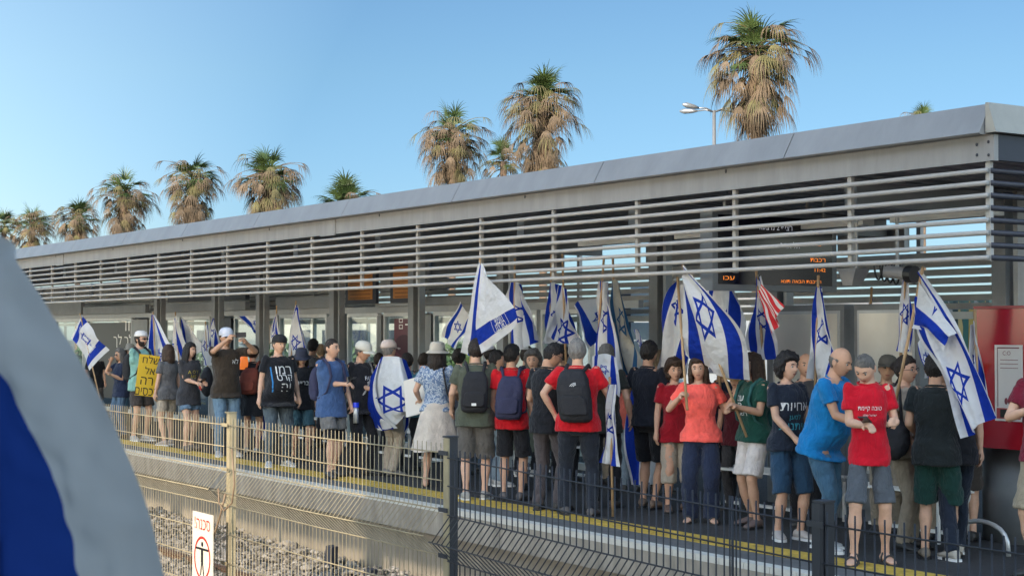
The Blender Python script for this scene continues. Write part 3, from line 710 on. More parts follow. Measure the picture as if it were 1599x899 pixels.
# ------------------------------------------------------------------ flags
BLUE = (.010,.040,.36)
def flag_mat(name, blue=BLUE, white=(.70,.71,.72), star=True, bumpd=.05, bsc=9):
    m = bpy.data.materials.new(name); m.use_nodes = True; n = m.node_tree; b = n.nodes['Principled BSDF']; L = n.links.new
    uv = n.nodes.new('ShaderNodeUVMap'); uv.uv_map = 'UVMap'; sx = n.nodes.new('ShaderNodeSeparateXYZ'); L(uv.outputs[0], sx.inputs[0])
    def mth(op, a, b_=None, c=None):
        q = n.nodes.new('ShaderNodeMath'); q.operation = op
        for i, v in enumerate((a, b_, c)):
            if v is None: continue
            if isinstance(v, (int, float)): q.inputs[i].default_value = v
            else: L(v, q.inputs[i])
        return q.outputs[0]
    px = mth('MULTIPLY', mth('SUBTRACT', sx.outputs[0], .5), 1.375); py = mth('SUBTRACT', sx.outputs[1], .5)
    ay = mth('ABSOLUTE', py)
    stripe = mth('LESS_THAN', mth('ABSOLUTE', mth('SUBTRACT', ay, .328)), .078)
    mask = stripe
    if star:
        def tri(s):
            p = mth('MULTIPLY', py, s); ax = mth('MULTIPLY', mth('ABSOLUTE', px), .866)
            d = mth('SUBTRACT', mth('MAXIMUM', mth('MULTIPLY', p, -1.0), mth('ADD', ax, mth('MULTIPLY', p, .5))), .098)
            return mth('LESS_THAN', mth('ABSOLUTE', d), .0165)
        mask = mth('MAXIMUM', mask, mth('MAXIMUM', tri(1.0), tri(-1.0)))
    mix = n.nodes.new('ShaderNodeMix'); mix.data_type = 'RGBA'; L(mask, mix.inputs[0]); mix.inputs[6].default_value = (*white, 1); mix.inputs[7].default_value = (*blue, 1)
    b.inputs['Roughness'].default_value = .8; b.inputs['Specular IOR Level'].default_value = .15; L(mix.outputs[2], b.inputs['Base Color'])
    tc = n.nodes.new('ShaderNodeTexCoord'); t2 = n.nodes.new('ShaderNodeTexNoise'); t2.inputs['Scale'].default_value = bsc; t2.inputs['Detail'].default_value = 3; L(tc.outputs['Object'], t2.inputs['Vector'])
    bp = n.nodes.new('ShaderNodeBump'); bp.inputs['Strength'].default_value = 1; bp.inputs['Distance'].default_value = bumpd; L(t2.outputs[0], bp.inputs['Height']); L(bp.outputs[0], b.inputs['Normal'])
    tr = n.nodes.new('ShaderNodeBsdfTranslucent'); L(mix.outputs[2], tr.inputs[0]); ms = n.nodes.new('ShaderNodeMixShader'); ms.inputs[0].default_value = .30
    L(b.outputs[0], ms.inputs[1]); L(tr.outputs[0], ms.inputs[2]); L(ms.outputs[0], n.nodes['Material Output'].inputs[0]); return m
FM = flag_mat('flag_cloth'); FMC = flag_mat('flag_cloth_faded', (.04,.12,.24), (.52,.50,.42), True)
FMN = flag_mat('flag_cloth_shade_tinted', (.014,.050,.26), (.53,.53,.53), bumpd=.03, bsc=5)  # near flag: shade put into the cloth as greyer white and darker blue
FMS = flag_mat('flag_cloth_starless_part', star=False)
TXT2 = lambda cu, cv, h: [(.62, -1.45, 1, [(heb('חופשי'), cu, cv-.052, h), (heb('בארצנו'), cu, cv+.052, h)], (cu-.17, cu+.17, cv-.10, cv+.10))]
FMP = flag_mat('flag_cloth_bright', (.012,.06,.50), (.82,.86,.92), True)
def interp1(P, t):
    """P: list of Vectors, t in 0..1, smooth interpolation through them"""
    n = len(P)
    if n == 1: return P[0]
    if n == 2: return P[0].lerp(P[1], t)
    k = min(int(t*(n-1)), n-2); f = t*(n-1)-k
    p1, p2 = P[k], P[k+1]; p0 = P[k-1] if k > 0 else p1*2-p2; p3 = P[k+2] if k+2 < n else p2*2-p1
    return .5*((2*p1) + (p2-p0)*f + (2*p0-5*p1+4*p2-p3)*f*f + (3*p1-p0-3*p2+p3)*f**3)
def flag(ctrl, Y, label, pole=None, folds=3, amp=.05, mt=None, name='flag', u0=0.0, u1=1.0, v0=0.0, v1=1.0, text=None, nu=44, nv=36, seed=0, poler=.013, slant=.0, group='flags held above the crowd', rip=None, cap=False, polemat=None, wf=None):
    """ctrl[j][i]: photo points, j across the stripes (v), i along them (u); each may carry its own depth offset"""
    wf = wf or W
    rows = [[wf(p[0], p[1], Y + (p[2] if len(p) > 2 else 0)) for p in r] for r in ctrl]
    base = interp1(rows[0], 0)
    root = empty(name, tuple(base), label, 'flag', group)
    def S(u, v):
        p = interp1([interp1(r, u) for r in rows], v)
        a = seed*1.7
        e = (.35 + .65*u) * (1 if wf is W else min(1, .0 + v*5))
        dy = amp*e*(math.sin(2*math.pi*(folds*v + .35*math.sin(3*u+a)) + a) + .45*math.sin(2*math.pi*(folds*1.9*v + .5*u) + a*2))
        dy += amp*.5*noise.noise(Vector((u*3+a, v*3, a)))
        if wf is not W: dy += min(1, v*12)*(.006*noise.noise(Vector((u*9, v*16, 5))) + .004*noise.noise(Vector((u*16+v*30, v*40-u*20, 2)))) + .010*math.exp(-((u-.16-v*.5)/.03)**2)
        dx = .35*amp*e*math.cos(2*math.pi*(folds*v + .35*math.sin(3*u+a)) + a)
        return p + Vector((dx*.8, dy, -.12*abs(dx)))
    mb = MB(); vs_ = []; uvs = []
    for j in range(nv+1):
        for i in range(nu+1):
            u, v = i/nu, j/nv; vs_.append(S(u, v)-base); uvs.append((u0+(u1-u0)*u, v0+(v1-v0)*v))
    mb.add(vs_, [(j*(nu+1)+i, j*(nu+1)+i+1, (j+1)*(nu+1)+i+1, (j+1)*(nu+1)+i) for j in range(nv) for i in range(nu)])
    o = mb.build('cloth', mt or FM, root, smooth=True)
    uvl = o.data.uv_layers.new(name='UVMap'); buf = []
    for p in o.data.polygons:
        for vi in p.vertices: buf.extend(uvs[vi])
    uvl.data.foreach_set('uv', buf)
    if text:      # words on the stripe: (list of (string, u, v, height)), box outline
        for (sx_, sy_, flip, items, boxr) in text:
            t = MB()
            for (s, cu, cv, hh) in items:
                v, f = text2d(s, hh)
                t.add([S(cu + flip*p[0]*sx_, cv + flip*p[1]*sy_)-base+Vector((0,-.006,0)) for p in v], f)
            if boxr:
                bu0, bu1, bv0, bv1 = boxr; w_ = .006
                for (a, b_, c, d) in ((bu0,bu1,bv0,bv0+w_),(bu0,bu1,bv1-w_,bv1),(bu0,bu0+w_,bv0,bv1),(bu1-w_,bu1,bv0,bv1)):
                    n_ = 12
                    for q in range(n_):
                        if b_-a > w_*2: p_ = [(a+(b_-a)*q/n_, c),(a+(b_-a)*(q+1)/n_, c),(a+(b_-a)*(q+1)/n_, d),(a+(b_-a)*q/n_, d)]
                        else: p_ = [(a, c+(d-c)*q/n_),(b_, c+(d-c)*q/n_),(b_, c+(d-c)*(q+1)/n_),(a, c+(d-c)*(q+1)/n_)]
                        t.add([S(x, y)-base+Vector((0,-.006,0)) for x, y in p_], [(0,1,2,3)])
            t.build('flag_lettering', M['wplast'], root)
    if pole:
        a = W(pole[0], pole[1], Y+(pole[4] if len(pole) > 4 else 0)); b_ = W(pole[2], pole[3], Y+(pole[5] if len(pole) > 5 else 0))
        m = MB(); m.tube([a-base, b_-base], poler, 8); m.ball(a-base, poler*1.15, 8, 6); m.build('pole', polemat or M['wood'], root, smooth=True)
    return root
TXT = lambda cu, cv, sx_=1.0, sy_=.8, flip=1, h=.055: [(sx_, sy_, flip, [(heb('חופשי'), cu, cv+.034*flip, h), (heb('בארצנו'), cu, cv-.034*flip, h)], (cu-.13, cu+.13, cv-.072, cv+.072))]
polew = M['wplast']
G_ = 'flags held above the crowd'
# the big ones in front
flag([[(749,408,0),(733,480,-.03),(720,550,0)],[(752,418,.02),(745,490,-.02),(738,556,.02)],[(756,428,.03),(758,500,.04),(774,544,.06)]], 9.35,
     'large flag with one long curving blue stripe, draped above the olive shirted man', pole=(750,405,731,600,.04,.10), folds=1.0, amp=.02, v0=0, v1=.40, seed=1)
flag([[(751,410,-.10),(757,424,-.10)],[(748,468,-.13),(780,452,-.13)],[(742,515,-.14),(801,480,-.14)],[(752,552,-.12),(808,506,-.12)]], 9.35,
     'flag folded over at chest height showing a slanting blue stripe with white lettering', folds=1.0, amp=.02, v0=.25, v1=1.0, seed=2, mt=FMS, text=TXT2(.62,.77,.075))
flag([[(1068,414,-.6),(1118,466,-.50),(1158,522,-.36),(1166,594,-.2)],[(1067,425,-.6),(1098,480,-.54),(1113,545,-.42),(1120,584,-.28)],[(1066,440,-.55),(1066,500,-.48),(1070,540,-.38),(1073,553,-.28)]], 10.2,
     'large flag with a full blue star hanging right of the coral shirted woman\'s pole', pole=(1066,413,1166,682,-.52,-.22), folds=1.6, amp=.035, u0=.2, u1=.95, seed=3)
flag([[(1062,432,0),(1036,470,0),(1027,575,0)],[(1060,445,0),(1058,480,-.03),(1045,590,0)],[(1082,440,0),(1085,500,0),(1070,585,0)]], 10.5,
     'flag with a large star wrapped round the coral shirted woman\'s pole', pole=(1058,434,1073,640,-.65,-.85), folds=2.2, amp=.05, seed=4, text=TXT(.30,.84,.9,1.0,1,.08), slant=.1)
flag([[(1106,432,0),(1098,500,0),(1088,560,0)],[(1125,430,0),(1130,500,0),(1130,560,0)],[(1140,440,0),(1160,500,0),(1165,570,0)]], 10.5,
     'pale flag behind the large starred flag, its blue stripe running down the right side', pole=(1110,425,1125,610), folds=2, amp=.06, seed=5)
flag([[(1183,428,0),(1176,480,0),(1168,545,0)],[(1185,440,0),(1190,500,0),(1186,560,0)],[(1188,430,0),(1205,500,0),(1212,560,0)]], 10.4,
     'narrow flag with half a star hanging left of the pale notice board', pole=(1181,424,1196,610), folds=1.5, amp=.04, seed=6)
redf = mat('red_white_flag', (.60,.02,.03), .75); n = redf.node_tree
flag([[(1188,440,-.1),(1206,462,-.1),(1220,478,-.1)],[(1184,462,-.1),(1198,492,-.1),(1208,522,-.1)]], 10.35, 'small red and white flag beside the notice board', folds=1.5, amp=.03, seed=7, mt=redf, nu=20, nv=16)
uvn = n.nodes.new('ShaderNodeUVMap'); uvn.uv_map = 'UVMap'; wv = n.nodes.new('ShaderNodeTexWave'); wv.inputs['Scale'].default_value = 1.6; wv.bands_direction = 'Y'; n.links.new(uvn.outputs[0], wv.inputs[0])
crr = n.nodes.new('ShaderNodeValToRGB'); crr.color_ramp.interpolation = 'CONSTANT'; crr.color_ramp.elements[0].color = (.6,.02,.03,1); crr.color_ramp.elements[1].color = (.7,.68,.66,1); crr.color_ramp.elements[1].position = .62
n.links.new(wv.outputs[0], crr.inputs[0]); n.links.new(crr.outputs[0], n.nodes['Principled BSDF'].inputs['Base Color'])
flag([[(1277,446,0),(1265,520,0),(1263,590,0)],[(1281,450,0),(1285,520,0),(1282,595,0)],[(1281,446,0),(1297,520,0),(1305,590,0)]], 10.2,
     'flag drooping straight down its pole in front of the left notice board', pole=(1278,432,1272,640), folds=1.3, amp=.05, seed=8, u0=.05)
flag([[(1410,430,0),(1400,490,0),(1396,545,0)],[(1416,430,0),(1414,490,0),(1412,550,0)],[(1420,432,0),(1424,490,0),(1422,545,0)]], 10.35,
     'narrow flag rolled round its pole left of the biggest flag at the right', pole=(1414,425,1404,600), folds=1.5, amp=.04, seed=9)
flag([[(1436,420,0),(1480,480,0),(1520,550,0),(1552,648,0)],[(1436,440,0),(1462,500,-.06),(1490,575,0),(1526,668,0)],[(1428,480,0),(1436,530,0),(1470,590,0),(1506,684,0)],[(1420,512,0),(1428,535,0),(1462,600,0),(1500,690,0)]][:3], 9.9,
     'biggest flag at the right, falling in folds from the boy\'s pole towards the red board', pole=(1441,418,1386,688), folds=1.5, amp=.05, seed=10, u0=-.42, u1=.80)
flag([[(1424,512,-.06),(1452,520,-.1),(1470,548,-.12)],[(1428,495,-.04),(1450,505,-.1),(1480,530,-.1)],[(1436,440,-.04),(1460,480,-.08),(1492,520,-.06)]], 9.9,
     'folded flag flap with a level blue stripe, just left of the biggest flag', folds=.9, amp=.02, seed=11, v0=.02, v1=.36, nu=26, nv=20)
flag([[(1523,500,0),(1530,560,0),(1546,640,0)],[(1516,510,0),(1512,580,0),(1518,650,0)]], 10.4, 'narrow flag hanging beside the edge of the red board', pole=(1522,485,1530,700), folds=1.6, amp=.03, seed=12, mt=FM, nv=20)
flag([[(1362,458,0),(1360,475,0)],[(1352,482,0),(1366,484,0)]], 12.2, 'small flag tip showing above the right notice board', pole=(1361,450,1358,520), folds=1, amp=.02, seed=13, nu=12, nv=12)
flag([[(1432,540,0),(1446,590,0)],[(1442,520,0),(1460,585,0)]], 10.8, 'small flag with a bright blue patch behind the bespectacled woman', folds=1.2, amp=.03, seed=30, mt=FMP, nu=16, nv=14)
# middle group
flag([[(798,440,0),(792,480,0),(796,540,0)],[(808,440,0),(812,490,0),(818,545,0)],[(812,445,0),(826,490,0),(838,530,0)]], 10.4, 'pair-leaning flag with twin blue stripes right of the folded lettered flag', pole=(804,405,802,580), folds=2.4, amp=.05, seed=14)
flag([[(858,441,0),(852,490,0),(846,535,0)],[(866,441,0),(866,490,0),(862,535,0)],[(874,445,0),(876,480,0),(874,520,0)]], 10.5, 'narrow flag on the left of the two that hang over the bespectacled man in black', pole=(861,398,858,570), folds=2, amp=.05, seed=15)
flag([[(874,446,0),(863,490,0),(850,525,0)],[(879,445,0),(882,490,0),(880,535,0)],[(884,455,0),(895,500,0),(912,536,0)]], 10.3, 'cream toned flag whose lettered blue stripe runs level above the grey haired man\'s head', pole=(878,398,884,580), folds=1.6, amp=.05, seed=16, u0=0, u1=.62, v0=.0, v1=1)
flag([[(895,477,0),(905,510,0),(925,545,0)],[(910,468,0),(930,500,0),(935,520,0)],[(938,466,0),(948,480,0),(950,500,0)]], 11.2, 'bright sunlit looking flag spread out behind the drooping ones, one diagonal stripe in view', folds=1, amp=.04, seed=17, mt=FMP, v0=.05, v1=.6)
flag([[(938,438,0),(933,500,0),(928,560,0)],[(945,440,0),(946,500,0),(945,580,0)],[(948,440,0),(956,500,0),(968,588,0)]], 10.25, 'long narrow flag hanging above the man in the dark vest', pole=(943,402,929,600), folds=2, amp=.05, seed=18)
flag([[(956,438,0),(955,500,0),(968,585,0)],[(962,437,0),(972,500,0),(985,585,0)],[(966,445,0),(985,520,0),(998,570,0)]], 10.45, 'cream flag with faded teal blue stripes, the only one of its tint', pole=(957,402,962,600), folds=1.2, amp=.05, seed=19, mt=FMC)
flag([[(990,514,0),(1000,560,0)],[(996,514,0),(1008,556,0)]], 11.4, 'small distant flag in front of the pale blue boards', folds=1, amp=.03, seed=20, nu=12, nv=12, mt=FMP)
flag([[(718,470,0),(690,525,0)],[(738,500,0),(712,545,0)]], 11.6, 'bright flag seen behind the doorway left of the large front flag', folds=1, amp=.03, seed=21, mt=FMP, nu=16, nv=14)
# left group
flag([[(112,528,0),(118,508,0),(125,491,0)],[(128,550,0),(136,530,0),(148,518,0)],[(141,578,0),(154,560,0),(168,546,0)]], 9.6, 'flag at the far left with two lettered boxes, beside the huge blurred flag', pole=(125,490,160,640), folds=1, amp=.03, seed=22, v0=.05, v1=1.0, text=TXT(.5,.69,1.1,1.2,1,.075)+TXT(.55,.22,.8,1.1,1,.07))
flag([[(241,491,0),(262,530,0),(276,560,0),(254,600,0)],[(240,491,0),(245,540,0),(250,570,0),(240,615,0)],[(239,492,0),(232,540,0),(230,580,0),(227,624,0)]], 9.75, 'flag with a star hanging in front of the person with the pale tote bag', pole=(239,488,246,640), folds=1.3, amp=.05, seed=23, u0=0, u1=.98)
flag([[(275,492,0),(285,530,0),(300,560,0)],[(272,500,0),(271,540,0),(276,580,0)]], 10.8, 'blue edged flag behind the long haired woman', pole=(274,488,282,600), folds=1.5, amp=.04, seed=24, v0=0, v1=.4)
flag([[(283,494,0),(306,520,0),(318,545,0)],[(284,500,0),(290,540,0),(300,560,0)]], 11.0, 'mostly white flag behind the long haired woman\'s head', folds=1.3, amp=.04, seed=25, v0=.3, v1=.9, u0=.0, u1=.3)
flag([[(321,506,0),(314,540,0),(318,570,0)],[(324,508,0),(329,540,0),(334,570,0)]], 10.9, 'small flag hanging left of the man taking a photograph', pole=(321,503,325,590), folds=1.2, amp=.03, seed=26)
flag([[(334,496,0),(326,520,0),(324,545,0)],[(334,496,0),(338,520,0),(342,545,0)]], 11.2, 'small grey flag just above the photographing man\'s cap', folds=1.2, amp=.03, seed=27, nu=20, nv=16)
flag([[(368,494,0),(390,512,0),(402,522,0)],[(405,492,0),(402,500,0),(398,516,0)]], 11.9, 'bright flag leaning in the doorway right of the photographing man', folds=1, amp=.03, seed=28, mt=FMP, v0=0, v1=.6)
flag([[(432,490,0),(421,520,0),(418,545,0)],[(433,490,0),(434,520,0),(440,545,0)]], 10.9, 'small pale flag just left of the taller flag behind the black cap', pole=(432,478,430,560), folds=1.2, amp=.03, seed=29)
flag([[(464,476,0),(452,510,0),(448,545,0),(450,580,0)],[(464,478,0),(462,520,0),(464,550,0),(466,580,0)],[(465,480,0),(472,510,0),(478,545,0),(482,570,0)]], 10.7, 'taller white flag behind the black capped man\'s right shoulder', pole=(462,471,452,590), folds=1.4, amp=.05, seed=31)
flag([[(400,640,0),(398,680,0)],[(420,640,0),(424,690,0)]], 10.1, 'lower end of a flag hanging between the black capped man and the rusty brown backpack', folds=1.4, amp=.04, seed=32, v0=0, v1=.45, nu=20, nv=18)
flag([[(452,600,0),(455,670,0)],[(464,600,0),(462,675,0)]], 10.4, 'lower end of a flag hanging beside the black democracy shirt', folds=1.4, amp=.03, seed=33, v0=.1, v1=.6, nu=20, nv=18)
flag([[(655,612,0),(640,650,0),(628,688,0)],[(640,612,0),(632,640,0),(622,665,0)]], 10.25, 'flag hanging low between the flag caped man and the woman in the bucket hat', folds=1.5, amp=.04, seed=34, u0=.3)
flag([[(951,600,0),(945,660,0),(938,720,0)],[(961,600,0),(962,660,0),(968,728,0)]], 9.55, 'flag rolled on a pole standing on the platform beside the man in the dark vest', pole=(952,590,957,806), folds=1.6, amp=.05, seed=35)
flag([[(984,600,0),(979,680,0),(982,756,0)],[(1010,600,0),(1010,680,0),(1012,756,0)],[(1048,590,0),(1044,680,0),(1036,752,0)]], 11.1, 'flag worn as a long cape behind the man in black shorts', folds=1.8, amp=.05, seed=36, v0=.08, v1=.62)
# the huge out of focus flag right in front
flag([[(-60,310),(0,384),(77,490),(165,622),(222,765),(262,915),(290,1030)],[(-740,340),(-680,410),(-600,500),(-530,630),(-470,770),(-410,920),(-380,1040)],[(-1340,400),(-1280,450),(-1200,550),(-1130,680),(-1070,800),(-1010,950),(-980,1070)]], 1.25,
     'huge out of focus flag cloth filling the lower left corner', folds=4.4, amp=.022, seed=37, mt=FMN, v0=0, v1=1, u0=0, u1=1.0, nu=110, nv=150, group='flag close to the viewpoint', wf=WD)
# ------------------------------------------------------------------ people
def ik(s, w, l1, l2, pole):
    s = Vector(s); w = Vector(w); d = w-s; D = max(1e-4, min(d.length, (l1+l2)*.995)); dr = d.normalized(); w = s+dr*D
    a = (l1*l1-l2*l2+D*D)/(2*D); h = math.sqrt(max(0, l1*l1-a*a)); pole = Vector(pole); pp = pole-dr*pole.dot(dr)
    if pp.length < 1e-4: pp = dr.orthogonal()
    return s+dr*a+pp.normalized()*h, w
def hand(mb, w, d, pn, side, curl):
    """palm, four unequal bent fingers and a thumb leaving the side of the palm"""
    d = d.normalized(); pn = (pn - d*pn.dot(d)).normalized(); sd = d.cross(pn)*side
    mb.tube([w-d*.02, w+d*.02, w+d*.055, w+d*.088], [.024,.030,.034,.026], 8)
    for i, (off, L) in enumerate(((.030,.068),(.011,.078),(-.009,.072),(-.028,.056))):
        b = w + d*.078 + sd*off; a = curl*.55+.12; q = b; e = d.copy(); pts = [w+d*.05+sd*off*.8, b]
        for k in range(3):
            e = (e*math.cos(a) + pn*math.sin(a)).normalized(); pn2 = (pn - e*pn.dot(e)); q = q+e*L*(.42,.32,.26)[k]; pts.append(q)
            a = curl*.75+.1
        mb.tube(pts, [.0105,.0105,.0100,.0095,.0085], 6)
    b = w + d*.025 + sd*.026; t1 = b + (sd*.75 + d*.5 + pn*.35).normalized()*.036; t2 = t1 + (sd*(.25-.6*curl) + d*.8 + pn*(.3+.6*curl)).normalized()*.034
    mb.tube([w+d*.015, b, t1, t2], [.014,.0135,.0115,.0095], 6)
HX, HY, HZ_ = .0800, .1015, .124
def head_verts(nu=36, nv=26, ov=None):
    out = []
    for k in range(nv+1):
        th = math.pi*k/nv
        for i in range(nu):
            ph_ = 2*math.pi*i/nu
            x, y, z = math.sin(th)*math.sin(ph_), -math.sin(th)*math.cos(ph_), math.cos(th)
            out.append((x, y, z))
    fs = [(k*nu+i, (k+1)*nu+i, (k+1)*nu+(i+1)%nu, k*nu+(i+1)%nu) for k in range(nv) for i in range(nu)]
    return out, fs
def head_shape(x, y, z, fem=False):
    X, Y, Z = x*HX, y*HY, z*HZ_
    if z < 0:
        X *= 1-(.30 if not fem else .36)*(-z)**1.3
        if y > 0: Y *= 1-.50*(-z)
        else: Y *= 1+.02*(-z)
    if y < 0: Y *= .95
    g = lambda cx, cz, sx, sz: math.exp(-((abs(x)-cx)/sx)**2-((z-cz)/sz)**2)
    if y < 0.1:
        nose = math.exp(-(x/.17)**2) * (max(0, min(1, (.18-z)/.40)) if z > -.26 else max(0, 1-(-.26-z)/.07))
        Y -= .028*nose
        Y += .017*g(.36, .06, .19, .10) - .008*g(.30, .25, .30, .09) - .005*g(.0,-.46,.24,.05) - .005*g(0,-.57,.22,.04) + .004*g(0,-.515,.25,.018) - .007*g(0,-.80,.28,.14) - .004*g(.45,-.14,.18,.16)
    return X, Y, Z
HV, HF = head_verts()
def thr(y): 
    P = [(-1,.60),(-.75,.50),(-.45,.36),(-.15,.02),(.15,-.15),(.4,-.50),(1,-.62)]
    for (a, va), (b_, vb) in zip(P[:-1], P[1:]):
        if a <= y <= b_: return va+(vb-va)*(y-a)/(b_-a)
    return .5
class P_: pass
NP = [0]
def person(px, fy_, hy, face, label, name='person', Y=None, sk=0, fem=False, w=1.0, belly=0.0, lean=0, hyaw=0, hpitch=0, hroll=0, hair='short', hc='dark', hat=None, hatc=(.5,.47,.4),
           top=('tee','black',(.02,.02,.025)), hem=.80, bot=('pants','jeans',(.10,.16,.24)), bl=None, shoes=(.05,.05,.05), sandal=False,
           lh=(.25,-.04,.80), rh=(-.25,-.04,.80), lp=(.25,.9,-.2), rp=(-.25,.9,-.2), lc=.4, rc=.4, lpn=None, rpn=None, stance=.10, step=0.0, glasses=None, beard=False, detail=1, logo=None, H=None, sleeve=.62, kneebend=0, collar=False):
    NP[0] += 1; seed = NP[0]; rnd = random.Random(seed*13)
    if Y is None: gp = G(px, fy_)
    else:
        gp = W(px, 517, Y); gp.z = 0
    dep = (gp - CO).dot(Vector((-.835,.55,0)))
    if H is None:
        H = (CO.z + (517-hy)*dep/FPX); H = max(1.45, min(1.92, H + (.04 if abs(hpitch) > 20 else 0)))
    s = H/1.75
    d = Vector((-gp.x, -gp.y)); base = math.atan2(d.x, -d.y)      # rz so that local -Y looks at the camera
    rz = base + R(face)
    root = empty(name, (gp.x, gp.y, 0), label, 'person', 'people standing on the platform', rz)
    fw = (.94 if fem else 1.0)
    Rl = Matrix.Rotation(R(lean), 4, 'X'); piv = Vector((0, 0, .95))
    rq = random.Random(seed*31); twist = R(rq.uniform(-11, 11)); shx = rq.uniform(-.02, .02); hroll = hroll + rq.uniform(-6, 6)
    if not step: step = rq.uniform(-.14, .14)
    def T(p):
        p = Vector(p); k = max(0, min(1, (p.z-.98)/.40)); p = Matrix.Rotation(twist*k, 3, 'Z') @ p; p.x += shx*k
        return (Rl @ (p-piv)) + piv
    sm = skin(sk); vx = (.0085 if detail else .012)/1.0
    sh = {1: T((.172*fw*w**.5, .0, 1.425)), -1: T((-.172*fw*w**.5, .0, 1.425))}
    hands = {}
    body = MB(); cl = MB()
    arms = {}
    for sd, tg, pole, cu, pn in ((1, lh, lp, lc, lpn), (-1, rh, rp, rc, rpn)):
        e, wr = ik(sh[sd], tg, .275, .245, pole); arms[sd] = (sh[sd], e, wr)
        body.limb(sh[sd], e, [.052*w**.5, .046*w**.5, .040*w**.5, .036], 12)
        body.limb(e, wr, [.037, .038, .031, .024], 12)
        dr = (wr-e).normalized(); p_ = Vector(pn) if pn else Vector((-sd, 0, 0)) if tg[2] < 1.0 else Vector((0, -.2, -1)) if abs(dr.z) < .5 else Vector((-sd*.7, -.3, 0))
        hand(body, wr, dr, p_, -sd if False else sd, cu)
    # legs
    legs = {}
    hipx = .088*w**.4
    for sd in (1, -1):
        hip = Vector((sd*hipx, 0, .90)); an = Vector((sd*(stance), -.0+step*sd*.5, .085)); kn, an = ik(hip, an, .43, .41, (sd*.15, -1, 0)); legs[sd] = (hip, kn, an)
        body.limb(hip, kn, [.082*w, .078*w, .066, .056], 12)
        body.limb(kn, kn.lerp(an, .35), [.054, .051, .058], 12); body.limb(kn.lerp(an, .35), an, [.057, .046, .034, .036], 12)
        toe = Vector((sd*.28, -1, 0)).normalized(); lat = Vector((-toe.y, toe.x, 0))
        def foot(mb, inf, mi=0):
            rs2 = []
            for (q, hw, hh) in ((-.07,.020,.045),(-.055,.032,.075),(-.02,.036,.085),(.03,.038,.075),(.08,.043,.058),(.125,.045,.040),(.165,.036,.030),(.188,.018,.022)):
                c = Vector((an.x, an.y, 0)) + toe*(q*(1+inf*2)); hh2 = hh+inf
                rs2.append([c + lat*math.cos(a)*(hw+inf) + Vector((0,0,.012+hh2/2+math.sin(a)*hh2/2)) for a in [2*math.pi*i/10 for i in range(10)]])
            mb.rings(rs2)
        foot(body, 0)
        so = MB() if False else cl
        if sandal:
            sb_ = MB(); 
            out_ = [Vector((an.x, an.y, 0)) + toe*q + lat*hw*s2 for q, hw, s2 in [(-.08,.03,1),(-.03,.042,1),(.05,.045,1),(.12,.052,1),(.18,.035,1),(.20,0,1),(.18,.035,-1),(.12,.052,-1),(.05,.045,-1),(-.03,.042,-1),(-.08,.03,-1)]]
            sb_.rings([[p+Vector((0,0,z)) for p in out_] for z in (0, .016)])
            for q, hw, hh in ((.10,.050,.062),(.02,.044,.095)):
                c = Vector((an.x, an.y, 0))+toe*q; sb_.tube([c+lat*hw*math.cos(a)*1.02+Vector((0,0,.015+hh*math.sin(a))) for a in [math.pi*i/8 for i in range(9)]], .008, 6)
            o = sb_.build('sandal', mat('leather_%d' % (seed % 3), [(.05,.03,.02),(.20,.15,.10),(.03,.03,.03)][seed % 3], .6), root, smooth=False)
        else:
            sb_ = MB(); foot(sb_, .010); me = vox(sb_, .009, 1, mats=[mat('shoe_%02d%02d%02d' % tuple(int(c*99) for c in shoes), shoes, .6)]); o = link('shoe', me, root)
            s3 = MB(); out_ = [Vector((an.x, an.y, 0)) + toe*q*1.06 + lat*hw*s2 for q, hw, s2 in [(-.085,.03,1),(-.03,.047,1),(.05,.050,1),(.12,.057,1),(.18,.042,1),(.20,0,1),(.18,.042,-1),(.12,.057,-1),(.05,.050,-1),(-.03,.047,-1),(-.085,.03,-1)]]
            s3.rings([[p+Vector((0,0,z)) for p in out_] for z in (0, .022)]); s3.build('sole', M['wplast'] if shoes[0] > .3 else M['black'], o)
        o.scale = (s, s, s)
    # torso rings (z, half width, half depth, y offset)
    f = 1 if fem else 0
    TR = [(.82,.10,.085,0),(.87,.165+.01*f,.110,.01),(.95,.163+.014*f,.112+.3*belly,.006-.2*belly),(1.04,.146-.012*f,.100+.75*belly,-.5*belly),(1.13,.146-.016*f,.103+.8*belly,-.55*belly),(1.23,.160-.012*f,.113+.35*belly+.012*f,-.2*belly-.012*f),(1.32,.172-.012*f,.115+.006*f,-.006*f),(1.395,.168-.008*f,.098,.004),(1.44,.135,.080,.008),(1.475,.078,.060,.010)]
    def ring(z, rx, ry, yo, inf=0, n=20):
        return [T((math.copysign(abs(math.cos(a))**.88, math.cos(a))*(rx*w+inf), yo+math.copysign(abs(math.sin(a))**.88, math.sin(a))*(ry*w**.7+inf), z)) for a in [2*math.pi*i/n for i in range(n)]]
    body.rings([ring(*t) for t in TR])
    nk0 = T((0, .012, 1.44)); 
    hc0 = T((0, -.015, 1.632)); hR = Matrix.Rotation(R(hyaw), 4, 'Z') @ Matrix.Rotation(R(hpitch), 4, 'X') @ Matrix.Rotation(R(hroll), 4, 'Y')
    npv = T((0, .01, 1.53)); hc_ = npv + hR.to_3x3() @ Vector((0, -.024, .094))
    body.tube([nk0, npv, npv+hR.to_3x3() @ Vector((0, -.005, .06))], [.064-.008*f, .054-.006*f, .052-.006*f], 12)
    me = vox(body, vx, 2)
    vv = [tuple(v.co) for v in me.vertices]; ff = [tuple(p.vertices) for p in me.polygons]; bpy.data.meshes.remove(me)
    def HW(p): return hc_ + hR.to_3x3() @ Vector(p)
    full = MB(); full.add(vv, ff)
    full.add([HW(head_shape(*p, fem)) for p in HV], HF)
    n0 = len(full.f)-len(HF)
